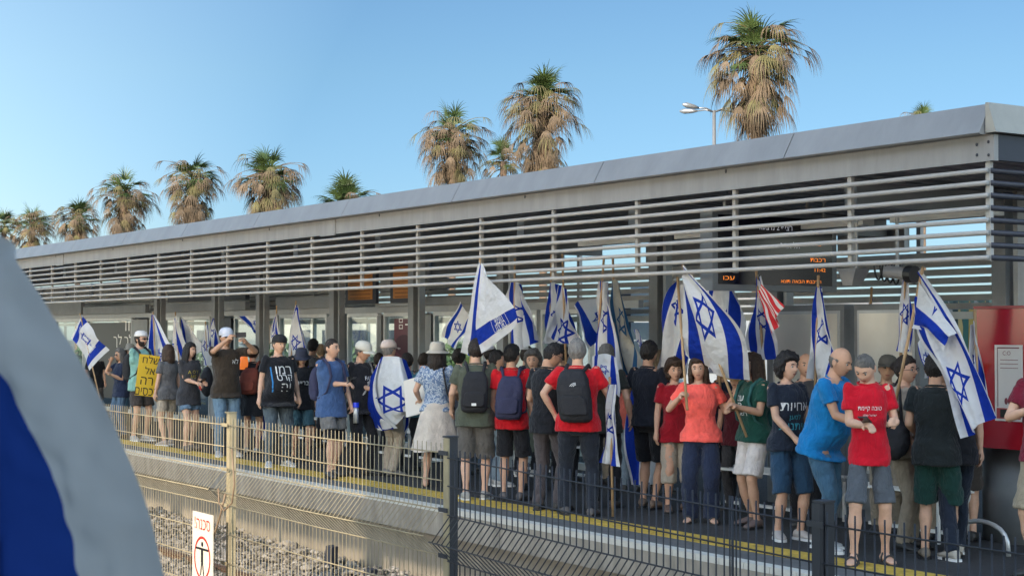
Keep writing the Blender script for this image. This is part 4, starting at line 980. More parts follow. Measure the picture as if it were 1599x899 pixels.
    for q, fc in enumerate(HF):
        c = np.mean([HV[i] for i in fc], axis=0)
        if c[1] < 0 and abs(c[0]) < .27 and -.60 < c[2] < -.43: full.m[n0+q] = 1
    for sd in (1, -1):
        ea = MB(); ea.ball((0,0,0), (.009,.019,.031), 10, 8)
        full.add([HW((sd*.080+p[0]+sd*abs(p[1])*.15, .012+p[1]+.006*p[2]/.03, -.004+p[2])) for p in ea.v], ea.f)
    bo = full.build('body', [sm, mat('lips', (.30,.10,.08), .5)], root, smooth=True); bo.scale = (s,s,s)
    def sub(name_, me_or, mt=None, parent=None, smooth=True):
        o = link(name_, me_or, parent or root) if isinstance(me_or, bpy.types.Mesh) else me_or.build(name_, mt, parent or root, smooth=smooth)
        if parent is None: o.scale = (s,s,s)
        return o
    facing_cam = abs(((face+hyaw+180) % 360)-180) < 115
    if facing_cam and detail:
        for sd in (1, -1):
            e = MB(); c = Vector((sd*.0300, -.0790, .006)); e.ball(HW(c), .0102, 10, 8); o = sub('eye', e, [mat('eye_white', (.40,.38,.36), .25)])
            e = MB(); e.ball(HW(c+Vector((0,-.0072,0))), .0066, 8, 6); o2 = sub('iris', e, [mat('iris', (.02,.012,.008), .15)], o)
            e = MB(); e.tube([HW((sd*.013,-.0935,.027)), HW((sd*.030,-.0925,.032)), HW((sd*.046,-.0815,.027))], [.0045,.0055,.003], 6); sub('eyebrow', e, [hairm(hc if hc not in ('silver','grey') else 'grey')])
    # hair
    if hair != 'none':
        hb = MB(); th_ = dict(buzz=.004, short=.013, bald=.003, long=.022, bob=.024, curly=.040, bun=.016, fringe=.017).get(hair, .014)
        vs_ = []
        for (x, y, z) in HV:
            X, Y_, Z = head_shape(x, y, z, fem); n_ = Vector((x/HX, y/HY, z/HZ_)).normalized(); t = thr(y)
            if hair == 'bald': t = max(t, -9); on = (z > t and z < .25 and y > -.25)
            else: on = z > t + .05*noise.noise(Vector((x*4, y*4, seed)))
            k = 1 if on else 0
            off = th_*(1 + .5*noise.noise(Vector((x*5, y*5, z*5+seed)))) if k else -.009
            if k and hair in ('short','fringe') and z > .5: off *= 1.25
            vs_.append(HW((X+n_.x*off, Y_+n_.y*off, Z+n_.z*off)))
        if hair in ('long', 'bob', 'curly'):
            hb.add(vs_, HF); hb2 = MB(); hb2.add(vs_, HF)
            if hair == 'curly':
                for k in range(70):
                    a = rnd.uniform(-.2, math.pi+.2) if k % 3 else rnd.uniform(0, 6.28); z = rnd.uniform(-.75, 1)
                    rr = math.sqrt(max(0, 1-z*z)); p = Vector((math.cos(a)*rr*HX*1.12, math.sin(a)*rr*HY*1.1+.01, z*HZ_*1.02))
                    if p.y < -.02 and z < .5: continue
                    hb2.ball(HW(p), rnd.uniform(.020,.036), 8, 6)
            else:
                ln = .30 if hair == 'long' else .15
                for k in range(20):
                    a = R(-18) + R(216)*k/19
                    x0, y0 = math.cos(a), math.sin(a)
                    p0 = Vector((x0*HX*1.0, y0*HY*.98, .05)); p1 = Vector((x0*HX*1.12, y0*HY*1.08, -.05)); p2 = Vector((x0*HX*1.10+rnd.uniform(-.01,.01), y0*HY*1.0+.02, -.06-ln*.5)); p3 = Vector((x0*HX*.95+rnd.uniform(-.02,.02), y0*HY*.85+.03, -.06-ln*rnd.uniform(.85,1.05)))
                    hb2.tube([HW(p0), HW(p1), HW(p2), HW(p3)], [.024,.026,.024,.012], 7)
            me = vox(hb2, .008, 1, disp=[(.03,.014),(.012,.008)], mats=[hairm(hc)]); sub('hair', me)
        else:
            hb.add(vs_, HF)
            if hair == 'bun': hb.ball(HW((0, .125, .03)), .042, 12, 8)
            me = vox(hb, .0055, 1, disp=[(.022,.010),(.009,.009)], mats=[hairm(hc)]); sub('hair', me)
    if beard:
        bb = MB(); vs_ = []
        for (x, y, z) in HV:
            X, Y_, Z = head_shape(x, y, z); n_ = Vector((x/HX, y/HY, z/HZ_)).normalized(); on = (-.95 < z < -.28 - .25*(abs(x) < .25) and y < .1 and not (abs(x) < .2 and -.58 < z < -.44)) or (y > -.35 and y < .05 and -.5 < z < .05)
            off = .008*(1+.4*noise.noise(Vector((x*9, y*9, z*9)))) if on else -.008
            vs_.append(HW((X+n_.x*off, Y_+n_.y*off, Z+n_.z*off)))
        bb.add(vs_, HF); sub('beard', bb, [hairm(hc)])
    if glasses:
        g = MB(); dark = glasses == 'sun'
        for sd in (1, -1):
            if dark: g.ball(HW((sd*.031,-.103,.004)), (.024,.006,.017), 12, 8)
            else: 
                g.tube([HW((sd*.030+.021*math.cos(a), -.102, .004+.015*math.sin(a))) for a in np.arange(0, 6.5, .45)], .0018, 5)
            g.tube([HW((sd*.053,-.099,.010)), HW((sd*.078,-.02,.008)), HW((sd*.078,.02,0))], .0025, 5)
        g.tube([HW((-.009,-.107,.008)), HW((.009,-.107,.008))], .002, 5)
        sub('glasses', g, [M['black']])
    if hat:
        hm = mat('hat_%02d%02d%02d' % tuple(int(c*99) for c in hatc), hatc, .9, var=.08, bump=.3, bscale=80); hb = MB()
        def cap_ring(r, z, n=28, yo=.004, sx=1.0): return [HW((math.cos(a)*HX*r*sx, math.sin(a)*HY*r+yo, z)) for a in [2*math.pi*i/n for i in range(n)]]
        if hat in ('cap', 'backcap', 'flat'):
            hb.rings([cap_ring(1.20,.028), cap_ring(1.20,.055), cap_ring(1.12,.090), cap_ring(.88,.122), cap_ring(.50,.138), cap_ring(.06,.143)])
            sub('cap_crown', hb, [hm]); v = MB(); sg_ = -1 if hat != 'backcap' else 1
            n_ = 14; up = []; lo = []
            for (rr, dz) in ((1.12,.036),(1.5,.032),(1.95,.020)):
                row = []
                for i in range(n_+1):
                    a = R(-62+124*i/n_); k = 1-.12*(abs(i-n_/2)/(n_/2))**2
                    row.append((math.sin(a)*HX*min(rr, 1.35)*1.0, sg_*math.cos(a)*HY*rr*k, dz - .018*(abs(i-n_/2)/(n_/2))**2))
                up.append(row)
            vv_ = [HW((x, y, z+.004)) for r in up for x, y, z in r] + [HW((x, y, z)) for r in up for x, y, z in r]; N = n_+1; q = 3*N; fs = []
            for j in range(2):
                for i in range(n_): a = j*N+i; fs += [(a,a+1,a+N+1,a+N), (q+a,q+a+N,q+a+N+1,q+a+1)]
            for i in range(n_): fs.append((2*N+i, 2*N+i+1, q+2*N+i+1, q+2*N+i))
            v.add(vv_, fs); sub('visor', v, [hm])
        elif hat == 'kippah':
            hb.rings([cap_ring(1.16,.046), cap_ring(1.15,.07), cap_ring(.95,.118), cap_ring(.5,.138), cap_ring(.05,.142)]); sub('cap_crown', hb, [hm])
        else:
            br = 1.75 if hat == 'bucket' else 2.3
            hb.rings([cap_ring(br,.004), cap_ring(br*.98,.008), cap_ring(1.24,.040), cap_ring(1.14,.100), cap_ring(1.02,.134), cap_ring(.55,.146), cap_ring(.05,.148)], caps=False)
            hb.rings([cap_ring(br,.003), cap_ring(1.20,.034), cap_ring(1.1,.09)], caps=False)
            sub('hat', hb, [hm])
            if hat == 'bucket': v = MB(); v.rings([cap_ring(1.255,.042), cap_ring(1.245,.055)], caps=False); sub('hat_band', v, [hm])
    # garments
    kind, cname, ccol = top; tm = cloth(cname, ccol) if not isinstance(ccol, bpy.types.Material) else ccol
    inf = .016; g = MB()
    if kind == 'vneck': pass
    rgs = []
    hemz = hem
    for t in [(hemz, .200+.012*f, .160+.5*belly, -.35*belly), (hemz+.02, .200+.012*f, .160+.5*belly, -.35*belly)] + [t for t in TR if t[0] > hemz+.04 and t[0] > .83]:
        rgs.append(ring(*t, inf=(.034 if t[0] < 1.0 else .024 if t[0] < 1.1 else inf if t[0] < 1.4 else inf*.7) if t[0] > hemz+.03 else 0))
    if len(rgs[-1]): rgs[-1] = ring(1.472,.088,.066,.010, inf=.004)
    g.rings(rgs)
    for sd in (1, -1):
        a, e, wr = arms[sd]; slv = sleeve if kind == 'tee' else 1.0
        g.ball(a + Vector((0,0,.0)), .059*w**.5)
        if slv > 0.05:
            end = a.lerp(e, slv); g.tube([a, a.lerp(e, slv*.5), end], [.060*w**.5, .063*w**.5, .067*w**.5], 12)
        if kind == 'long': g.limb(e, wr.lerp(e, .06), [.052, .048, .042], 12)
    if kind == 'tank': pass
    me = vox(g, .0105 if detail else .014, 3, disp=[(.16,.030),(.06,.014)], mats=[tm]); shirt = sub('shirt', me)
    if kind == 'tee' or collar:
        cg = MB(); rs2 = []
        cg.tube([T((.082*math.cos(a), .010+.062*math.sin(a), 1.470+.014*math.sin(a))) for a in np.arange(0, 6.4, .3)], .009, 6)
        sub('neckband', cg, [tm])
    bk, bn_, bc = bot; bm2 = cloth(bn_, bc); g = MB()
    if bk == 'skirt':
        z1 = bl if bl is not None else .45; n_ = 60; rs2 = []
        for q in range(9):
            z = 1.02+(z1-1.02)*q/8; sp_ = .165 + (.30-.165)*(q/8)**.9*((1.02-z1)/.55)
            rs2.append([(math.cos(a)*(sp_*w*(1+.05*(q/8)*math.sin(9*a+1))), math.sin(a)*(sp_*.86*w*(1+.05*(q/8)*math.sin(9*a+1)))+.01, z+.008*math.sin(5*a)) for a in [2*math.pi*i/n_ for i in range(n_)]])
        g.rings(rs2, caps=False); sub('skirt', g, [bm2])
    else:
        for sd in (1, -1):
            hip, kn, an = legs[sd]
            if bk == 'pants':
                z1 = bl or .07; wd = dict(wide=1.5).get(bn_.split('_')[-1], 1.0)
                g.limb(hip, kn, [.090*w, .090*w, .080*w**.5*wd**.5, .072*wd**.5], 14); p1 = kn.lerp(an, (kn.z-z1)/(kn.z-an.z))
                g.tube([kn, kn.lerp(p1,.5), p1], [.071*wd**.5, .066*wd**.7, .058*wd], 14); g.ball(kn, .071)
            elif bk == 'leggings':
                g.limb(hip, kn, [.090*w, .084*w, .070, .062], 14)
            else:
                z1 = bl or .50; 
                end = hip.lerp(kn, min(1.0, (hip.z-z1)/(hip.z-kn.z))); 
                if z1 < kn.z: end = kn.lerp(an, (kn.z-z1)/(kn.z-an.z))
                pts = [hip, hip.lerp(end,.5), end]; r2 = .098 if z1 > .45 else .088
                g.tube(pts, [.092*w, .096*w, r2*w**.5], 14); g.ball(hip, .090*w)
        TB = [(.80,.12,.09,0),(.86,.172+.01*f,.118,.01),(.92,.168+.012*f,.114+.2*belly,-.15*belly),(.97,.150,.100+.3*belly,-.2*belly)]
        g.rings([ring(*t) for t in TB])
        me = vox(g, .0105 if detail else .014, 3, disp=[(.13,.026),(.05,.012)], mats=[bm2])
        co = np.empty(len(me.vertices)*3); me.vertices.foreach_get('co', co); co = co.reshape(-1, 3)
        kk = np.clip((co[:,2]-(hem+.005))/.04, 0, 1); co[:,0] *= 1-.13*kk; co[:,1] = .01+(co[:,1]-.01)*(1-.24*kk); me.vertices.foreach_set('co', co.ravel())
        sub({'pants':'trousers','shorts':'shorts','leggings':'leggings'}[bk], me)
    r = P_(); r.root = root; r.s = s; r.arms = arms; r.T = T; r.HW = HW; r.rz = rz; r.shirt = shirt; r.legs = legs; r.w = w; r.belly = belly
    mw = Matrix.Translation(root.location) @ Matrix.Rotation(rz, 4, 'Z') @ Matrix.Scale(s, 4); r.mw = mw
    r.world = lambda p: mw @ Vector(p)
    return r
def print_on(P, lines, z, h, mt, x=0.0, name='shirt_print', gap=1.35, back=False, lw=1.0):
    """lettering laid on the chest (or back) of the shirt"""
    me = P.shirt.data; bvh = BVHTree.FromPolygons([v.co for v in me.vertices], [tuple(p.vertices) for p in me.polygons]); mb = MB()
    dy = -1 if not back else 1
    for k, s in enumerate(lines):
        if s is None: continue
        v, f = text2d(s, h); out = []
        for p in v:
            q = Vector((x + (p[0]*lw if not back else -p[0]*lw), dy*.6, z - k*h*gap + p[1])); hit = bvh.ray_cast(q, Vector((0,-dy,0)))[0]
            out.append((hit if hit is not None else Vector((q.x, dy*.1, q.z))) + Vector((0, dy*.004, 0)))
        mb.add(out, f)
    o = mb.build(name, mt, P.root); o.scale = (P.s,)*3; return o
def patch_on(P, x0, x1, z0, z1, mt, name='shirt_print', back=False):
    me = P.shirt.data; bvh = BVHTree.FromPolygons([v.co for v in me.vertices], [tuple(p.vertices) for p in me.polygons]); mb = MB(); n_ = 10; dy = 1 if back else -1; out = []
    for j in range(n_+1):
        for i in range(n_+1):
            q = Vector((x0+(x1-x0)*i/n_, dy*.6, z0+(z1-z0)*j/n_)); hit = bvh.ray_cast(q, Vector((0,-dy,0)))[0]; out.append((hit if hit is not None else Vector((q.x, dy*.1, q.z)))+Vector((0,dy*.003,0)))
    mb.add(out, [(j*(n_+1)+i, j*(n_+1)+i+1, (j+1)*(n_+1)+i+1, (j+1)*(n_+1)+i) for j in range(n_) for i in range(n_)]); o = mb.build(name, mt, P.root, smooth=True); o.scale = (P.s,)*3
def backpack(P, mt, label, wd=.30, ht=.44, dp=.16, zc=1.18, mark=None, drawstring=False, front=False):
    """a bag on the back of person P, a thing of its own in P's frame"""
    root = empty('backpack', tuple(P.root.location), label, 'backpack', 'backpacks worn in the crowd', P.rz)
    g = MB(); sy = -1 if front else 1; y0 = .135 + .0*P.w
    rs2 = []
    for (z, k, dd) in ((-.5,.78,.75),(-.44,.96,.95),(-.2,1.04,1.05),(.1,1.0,1.0),(.32,.92,.85),(.45,.72,.6),(.5,.5,.4)):
        zz = zc+z*ht; c = y0+dp*.5*dd
        rs2.append([P.T((math.copysign(abs(math.cos(a))**.6, math.cos(a))*wd/2*k, sy*(c+math.copysign(abs(math.sin(a))**.6, math.sin(a))*dp/2*dd), zz)) for a in [2*math.pi*i/20 for i in range(20)]])
    g.rings(rs2); me = vox(g, .010, 2, disp=[(.08,.016),(.03,.006)], mats=[mt]); o = link('bag', me, root); o.scale = (P.s,)*3
    if not drawstring:
        g = MB(); rs2 = []
        for (z, k) in ((-.36,.6),(-.32,.8),(-.05,.8),(.0,.6)):
            zz = zc+z*ht; rs2.append([P.T((math.copysign(abs(math.cos(a))**.5, math.cos(a))*wd/2*k, sy*(y0+dp*1.02+math.copysign(abs(math.sin(a))**.5, math.sin(a))*.028), zz)) for a in [2*math.pi*i/16 for i in range(16)]])
        g.rings(rs2); me = vox(g, .009, 2, mats=[mt]); o = link('pocket', me, root); o.scale = (P.s,)*3
    for sd in (1, -1):
        g = MB(); x = sd*.095
        pts = [P.T((x*.8, sy*.16, zc+ht*.42)), P.T((x*1.02, sy*.10, 1.455)), P.T((x*1.12, 0, 1.490)), P.T((x*1.18, -sy*.10, 1.42)), P.T((x*1.2, -sy*.150, 1.28)), P.T((sd*.15, -sy*.10, 1.08)), P.T((sd*.165, sy*.04, 1.0)), P.T((sd*.12, sy*.15, zc-ht*.38))]
        g.tube(pts, [.012,.02,.021,.02,.018,.012,.010,.010] if not drawstring else .010, 8)
        o = g.build('strap', mt, root, smooth=True); o.scale = (P.s,)*3
    if mark:
        g = MB(); c = P.T((mark[0], sy*(y0+dp*1.0+.032), mark[1]))
        if mark[2] == 'arc':
            for k in range(3):
                r0 = .018+.010*k; g.tube([c+Vector((-.02+r0*1.6*math.cos(a), .004, r0*math.sin(a)-.01)) for a in np.arange(.1, 1.7, .2)], .0032, 5)
        else: g.box(c.x-.025, c.x+.025, c.y-.004, c.y+.004, c.z-.014, c.z+.014)
        o = g.build('bag_mark', M['wplast'], root); o.scale = (P.s,)*3
    return root
def held_box(P, c, dims, mt, name, label, cat, rot=(0,0,0), parts=None):
    root = empty(name, tuple(P.world(c)), label, cat, None, P.rz); Rm = Matrix.Rotation(R(rot[2]),3,'Z') @ Matrix.Rotation(R(rot[0]),3,'X') @ Matrix.Rotation(R(rot[1]),3,'Y')
    def piece(nm, d0, d1, m_):
        g = MB(); g.box(d0[0], d1[0], d0[1], d1[1], d0[2], d1[2]); g.v = [tuple(Rm @ Vector(v)) for v in g.v]; return g.build(nm, m_, root)
    a = [x/2 for x in dims]
    piece('case', (-a[0],-a[1],-a[2]), (a[0],a[1],a[2]), mt)
    for (nm, d0, d1, m_) in (parts or []): piece(nm, d0, d1, m_)
    return root
scr = mat('phone_screen', (.02,.025,.04), .08)
def phone(P, c, label, rot=(0,0,0)):
    return held_box(P, c, (.075,.009,.155), M['black'], 'phone', label, 'phone', rot, [('screen', (-.034,-.0065,-.072), (.034,-.0047,.072), scr), ('camera_bump', (.01,.0047,.035), (.032,.008,.07), M['greyp'])])
# ------------------------------------------------------------------ the crowd, left to right
BK = (.014,.015,.019); NV = (.018,.026,.055); RD = (.55,.012,.020); JN = (.085,.14,.21); WT = M['wplast']
tee = lambda n, c: ('tee', n, c)
# far left
person(188, 683, 545, -60, 'person in a navy top raising a hand to the face, leftmost of the crowd', fem=True, hair='bob', hc='grey', glasses='sun', sk=1,
       top=tee('navy', NV), bot=('pants','jeans',JN), rh=(-.05,-.20,1.50), rp=(-.6,.2,-.8), lh=(.05,-.25,1.25), rc=.8, detail=1)
person(203, 678, 538, 10, 'person in a cream bucket hat and dark red shirt behind the one in navy', fem=True, hat='bucket', hatc=(.50,.47,.40), hair='bob', hc='brown', top=tee('darkred', (.12,.015,.02)), bot=('pants','darkjeans',(.05,.10,.14)), rh=(-.05,-.22,1.2), detail=1, Y=10.6)
p = person(218, 688, 518, 35, 'bearded man in a white cap and mint tee holding a yellow placard', hat='kippah', hatc=(.62,.62,.62), hair='short', hc='dark', beard=True, glasses='sun', sk=0, top=tee('mint', (.22,.42,.37)),
       bot=('shorts','brown',(.065,.055,.05)), bl=.56, rh=(-.04,-.26,1.22), lh=(.16,-.24,1.16), shoes=(.4,.4,.4), hyaw=15, rc=.9, lc=.8)
backpack(p, M['blackbag'], 'black backpack strapped on the man with the yellow placard')
c0 = W(230, 586, p.root.location.y-.18)
pl = empty('placard', tuple(c0), 'yellow placard with bold black Hebrew lettering held by the bearded man in mint', 'placard', None, R(30))
pw, ph2 = .34, .80
g = MB(); g.box(-pw/2, pw/2, -.008, .008, -ph2*.42, ph2*.42); g.build('board', mat('placard_yellow', (.72,.46,.03), .7, var=.04), pl)
for k, (t, xo) in enumerate((('שלח', .03), ('אל', .03), ('דה', .0), ('נכסים', 0))):
    v, f = text2d(heb(t), .125); g = MB(); g.add([(xo+q[0]*(.72 if k == 3 else .95), -.012, .26-.175*k+q[1]) for q in v], f); g.build('placard_lettering', M['black'], pl)
pl.rotation_euler = (0, R(7), R(30+55))
person(262, 695, 520, -150, 'person in a grey shirt and cream shorts standing behind the flag with a star', fem=True, hair='bob', hc='brown', top=tee('midgrey', (.12,.12,.125)), bot=('shorts','cream',(.45,.38,.30)), bl=.60, shoes=(.35,.3,.28), H=1.62)
p = person(294, 703, 536, 35, 'woman with long dark hair in a charcoal tee with yellow print and denim shorts', fem=True, hair='long', hc='black', hyaw=15, sk=0, top=tee('charcoal', (.045,.045,.050)), bot=('shorts','denim',(.13,.20,.28)), bl=.66,
       rh=(-.02,-.27,1.10), lh=(.10,-.26,1.12), shoes=(.12,.10,.09), rc=.9, lc=.8, hem=.74)
print_on(p, ['A O Y', 'HIS'], 1.28, .055, mat('yellow_print', (.50,.40,.06), .8)); print_on(p, ['o.o'], 1.17, .04, mat('grey_print', (.4,.4,.42), .8))
phone(p, (.04,-.33,1.14), 'dark phone in the hands of the long haired woman', (60,0,0))
# tote bag
tb = empty('tote_bag', tuple(W(270, 597, 9.75)), 'pale canvas tote bag hanging left of the long haired woman', 'bag'); g = MB()
g.rings([[(.19*k*math.cos(a), .08*k2*math.sin(a), z) for a in [2*math.pi*i/18 for i in range(18)]] for z, k, k2 in ((-.20,.6,.7),(-.19,.9,1),(-.05,1.05,1.2),(.10,.9,.9),(.2,.55,.5))]); me = vox(g, .012, 2, disp=[(.09,.04),(.04,.012)], mats=[cloth('canvas', (.48,.45,.40))]); o = link('bag', me, tb)
g = MB(); g.tube([(-.08,0,.16),(-.04,.02,.45),(.02,.04,.72)], .012, 6); g.tube([(.08,0,.16),(.06,.02,.45),(.03,.04,.72)], .012, 6); g.build('strap', cloth('canvas', (.48,.45,.40)), tb)
p = person(352, 712, 513, 20, 'tall man in a white fronted cap and dark brown tee taking a photograph', hat='cap', hatc=(.55,.58,.66), hair='short', hc='dark', glasses='sun', sk=1, top=tee('darkbrown', (.050,.038,.028)), bot=('pants','lightjeans',(.14,.22,.30)), shoes=(.4,.4,.4), w=1.08,
       rh=(-.10,-.34,1.60), lh=(.16,-.34,1.56), rp=(-.8,.2,-.7), lp=(.9,.2,-.5), rc=1.0, lc=1.0, rpn=(.6,0,-.3), lpn=(-.6,0,-.3), belly=.03)
print_on(p, [heb('לא')], 1.30, .07, WT, x=.09)
phone(p, (.06,-.42,1.66), 'dark phone held up by the man in the white fronted cap', (0,88,0))
# red and black bag in front of the man
rbg = empty('shoulder_bag', tuple(W(323, 598, 9.75)), 'black shoulder bag with a red front, between the long haired woman and the photographing man', 'bag'); g = MB()
g.ball((0,.0,.02), (.13,.10,.24), 14, 10); me = vox(g, .012, 1, disp=[(.08,.03)], mats=[M['blackbag']]); link('bag', me, rbg); g = MB(); g.ball((-.04,-.075,-.02), (.075,.04,.10), 12, 8); me = vox(g, .01, 1, disp=[(.05,.02)], mats=[cloth('redbag', (.50,.04,.03))]); link('front_pocket', me, rbg)
p = person(393, 708, 540, 160, 'person with dark hair in black clothes with a rusty brown backpack, turned away', fem=True, hair='short', hc='dark', top=tee('black', BK), bot=('skirt','black',BK), bl=.62, shoes=(.3,.3,.3))
backpack(p, mat('rust_bag_fabric', (.16,.035,.022), .85, var=.2, bump=.4), 'rusty brown backpack on the person in black left of the democracy shirt', wd=.30, ht=.42)
# megaphone: orange trumpet, its bright glow put in as emission
mg = empty('megaphone', tuple(W(380, 560, 9.75)), 'translucent orange and clear horn held up between the photographing man and the brown backpack', 'horn')
g = MB(); g.tube([(0,0,-.16),(0,0,-.12),(0,0,-.05),(0,0,.06)], [.05,.07,.075,.06], 14); g.build('orange_body', mat('glowing_orange_plastic', (.75,.14,.02), .35, emit=((1,.25,.05), .35)), mg, smooth=True)
g = MB(); g.tube([(0,0,.06),(.01,0,.10),(.02,0,.18),(.03,0,.20)], [.04,.05,.08,.085], 14); g.build('clear_cup', mat('clear_cup', (.40,.42,.36), .15), mg, smooth=True)
p = person(433, 728, 524, 18, 'heavy set man in a black cap and black tee with big white Hebrew lettering', hat='backcap', hatc=(.015,.015,.018), hair='short', hc='grey', sk=0, w=1.16, belly=.11, top=tee('black', BK), bot=('pants','greyjeans',(.085,.11,.13)), shoes=(.45,.45,.44),
           rh=(-.29,-.06,.80), lh=(.31,-.02,.82), hyaw=12, stance=.13)
print_on(p, [heb('דמו'), heb('קרט'), heb('יה')], 1.29, .105, WT, gap=1.08, lw=1.0, x=.03)
patch_on(p, -.145, -.13, 1.0, 1.33, mat('blue_print', (.02,.18,.45), .8))
p = person(470, 718, 545, 15, 'person in a dark blue sun hat and black tee, right behind the black capped man', fem=True, hat='bucket', hatc=(.03,.035,.06), hair='bob', hc='dark', top=tee('black', BK), bot=('shorts','tealjeans',(.05,.11,.14)), bl=.55, hpitch=15, rh=(-.15,-.2,1.0), Y=9.9)
print_on(p, [heb('ברייג')], 1.22, .06, WT)
p = person(517, 745, 529, 38, 'man with cropped hair in a blue tee and grey shorts over black tights', hair='buzz', hc='dark', sk=0, top=tee('denimblue', (.055,.105,.23)), bot=('shorts','greyshort',(.16,.155,.15)), bl=.60, shoes=(.05,.05,.05), hyaw=20,
           rh=(.02,-.26,1.18), lh=(.25,-.10,.86), rc=.9, lc=1.0, hem=.76, w=1.05, step=.18, beard=False)
g = MB()
for sd in (1,-1):
    hip, kn, an = p.legs[sd]; g.tube([hip.lerp(kn,.5), kn.lerp(an,.03)], [.088,.070], 14)
o = link('tights', vox(g, .01, 1, mats=[cloth('black', BK)]), p.root); o.scale = (p.s,)*3
phone(p, (.05,-.33,1.22), 'black phone in the raised hand of the man in the blue tee', (50,0,20))
backpack(p, M['navybag'], 'dark backpack on the man in the blue tee with grey shorts')
bt = empty('water_bottle', tuple(p.world((.27,-.16,.80))), 'steel bottle with a bright blue cap, held by the man in the blue tee', 'bottle'); g = MB(); g.tube([(0,0,-.12),(0,0,.06),(0,0,.08)], [.035,.035,.02], 12); g.build('body', M['frame2'], bt, smooth=True)
g = MB(); g.tube([(0,0,.081),(0,0,.14)], .038, 12); g.build('cap', mat('blue_cap', (.01,.05,.75), .35), bt)
p = person(563, 742, 533, 40, 'man in a white cap and black clothes, beside the flag cape', hat='cap', hatc=(.60,.58,.50), hair='short', hc='grey', sk=1, top=tee('black', BK), bot=('pants','black',BK), shoes=(.03,.03,.03), hyaw=15, hpitch=15, rh=(.0,-.28,1.12), lh=(.12,-.26,1.14), belly=.05)
print_on(p, ['FARM', 'SAY'], 1.27, .05, WT, x=.04)
g = MB(); g.tube([p.T((.13,-.02,1.49)), p.T((.08,-.15,1.32)), p.T((-.08,-.17,1.08)), p.T((-.19,-.02,.90))], .014, 6); o = g.build('bag_strap', M['beam'], p.root, smooth=True); o.scale = (p.s,)*3
# flag caped man
p = person(608, 742, 532, 128, 'man in a cream cap and cream trousers wearing a flag as a cape', hat='cap', hatc=(.56,.47,.42), hair='short', hc='silver', sk=0, top=tee('cream', (.46,.42,.36)), bot=('pants','cream',(.46,.42,.36)), shoes=(.20,.19,.18), rh=(-.22,-.10,.85), lh=(.1,-.3,1.15), hyaw=10, w=1.08)
Yc = p.root.location.y
flag([[(596,557,-.16),(576,600,-.24),(572,640,-.22),(580,668,-.18)],[(606,556,-.24),(600,600,-.34),(602,640,-.32),(612,668,-.26)],[(622,557,-.24),(630,600,-.34),(632,640,-.30),(640,640,-.2)],[(634,562,-.10),(646,600,-.14),(650,630,-.14),(652,630,-.1)]], Yc, 'flag worn as a cape by the cream capped man, star on his back', folds=1.4, amp=.02, seed=40, u0=.1, u1=.85, group='flags worn as capes', v0=.18, v1=.86)
flag([[(590,570,-.20),(574,610,-.26),(572,640,-.24),(598,672,-.20)],[(594,560,-.22),(586,600,-.32),(596,640,-.33),(622,668,-.28)]][:2], Yc-.02, 'lower hem of the worn cape, a broad blue stripe slanting to the right', folds=.6, amp=.01, seed=41, v0=.13, v1=.30, nv=14, group='flags worn as capes')
person(640, 735, 548, 175, 'person in a teal shirt raising one arm behind the flag caped man', hair='short', hc='dark', top=tee('teal', (.12,.28,.33)), bot=('pants','darkgrey',(.05,.05,.055)), lh=(-.30,.05,1.78), rh=(.30,-.12,1.80), rp=(-.5,0,-1), Y=10.4, rc=.2, detail=1) if False else \
person(636, 735, 552, 170, 'person in a teal shirt raising one arm behind the flag caped man', hair='short', hc='dark', top=tee('teal', (.12,.28,.33)), bot=('pants','darkgrey',(.05,.05,.055)), rh=(-.36,-.22,1.66), rp=(-.8,0,-.5), Y=10.4, rc=.2)
# bucket hat woman
pm = bpy.data.materials.new('fabric_blue_white_pattern'); pm.use_nodes = True; n = pm.node_tree; bb = n.nodes['Principled BSDF']; tcn = n.nodes.new('ShaderNodeTexCoord'); nz = n.nodes.new('ShaderNodeTexNoise'); nz.inputs['Scale'].default_value = 34; nz.inputs['Detail'].default_value = 3
crr = n.nodes.new('ShaderNodeValToRGB'); crr.color_ramp.interpolation = 'CONSTANT'; crr.color_ramp.elements[0].color = (.12,.18,.30,1); crr.color_ramp.elements[1].color = (.50,.54,.58,1); crr.color_ramp.elements[1].position = .50; e_ = crr.color_ramp.elements.new(.57); e_.color = (.22,.29,.40,1)
n.links.new(tcn.outputs['Object'], nz.inputs['Vector']); n.links.new(nz.outputs[0], crr.inputs[0]); n.links.new(crr.outputs[0], bb.inputs['Base Color']); bb.inputs['Roughness'].default_value = .9
p = person(682, 760, 536, 165, 'woman in a cream bucket hat, blue patterned blouse and flared cream skirt, seen from behind', fem=True, hat='bucket', hatc=(.46,.42,.35), hair='bob', hc='dark', sk=0, top=('tee','pattern', pm), bot=('skirt','creamskirt',(.58,.51,.44)), bl=.44, sandal=True, hem=.92, lh=(.28,-.22,1.05), rh=(-.2,-.25,1.1), w=1.0, stance=.13)
wb = held_box(p, (.30,-.28,1.10), (.42,.02,.46), mat('placard_white', (.60,.57,.52), .7), 'placard', 'blank whitish placard seen from behind, held left of the woman in the bucket hat', 'placard', (12,14,-20))
g = MB(); g.tube([p.T((-.10,-.08,1.47)), p.T((-.12,.12,1.42)), p.T((-.17,.14,1.15)), p.T((-.24,.06,.95))], .012, 6); o = g.build('bag_strap', M['blackbag'], p.root, smooth=True); o.scale = (p.s,)*3
person(716, 752, 545, 170, 'dark haired person with a pink hair tie left of the large front flag', fem=True, hair='bun', hc='black', top=tee('greyish', (.10,.10,.11)), bot=('pants','black',BK), Y=10.7)
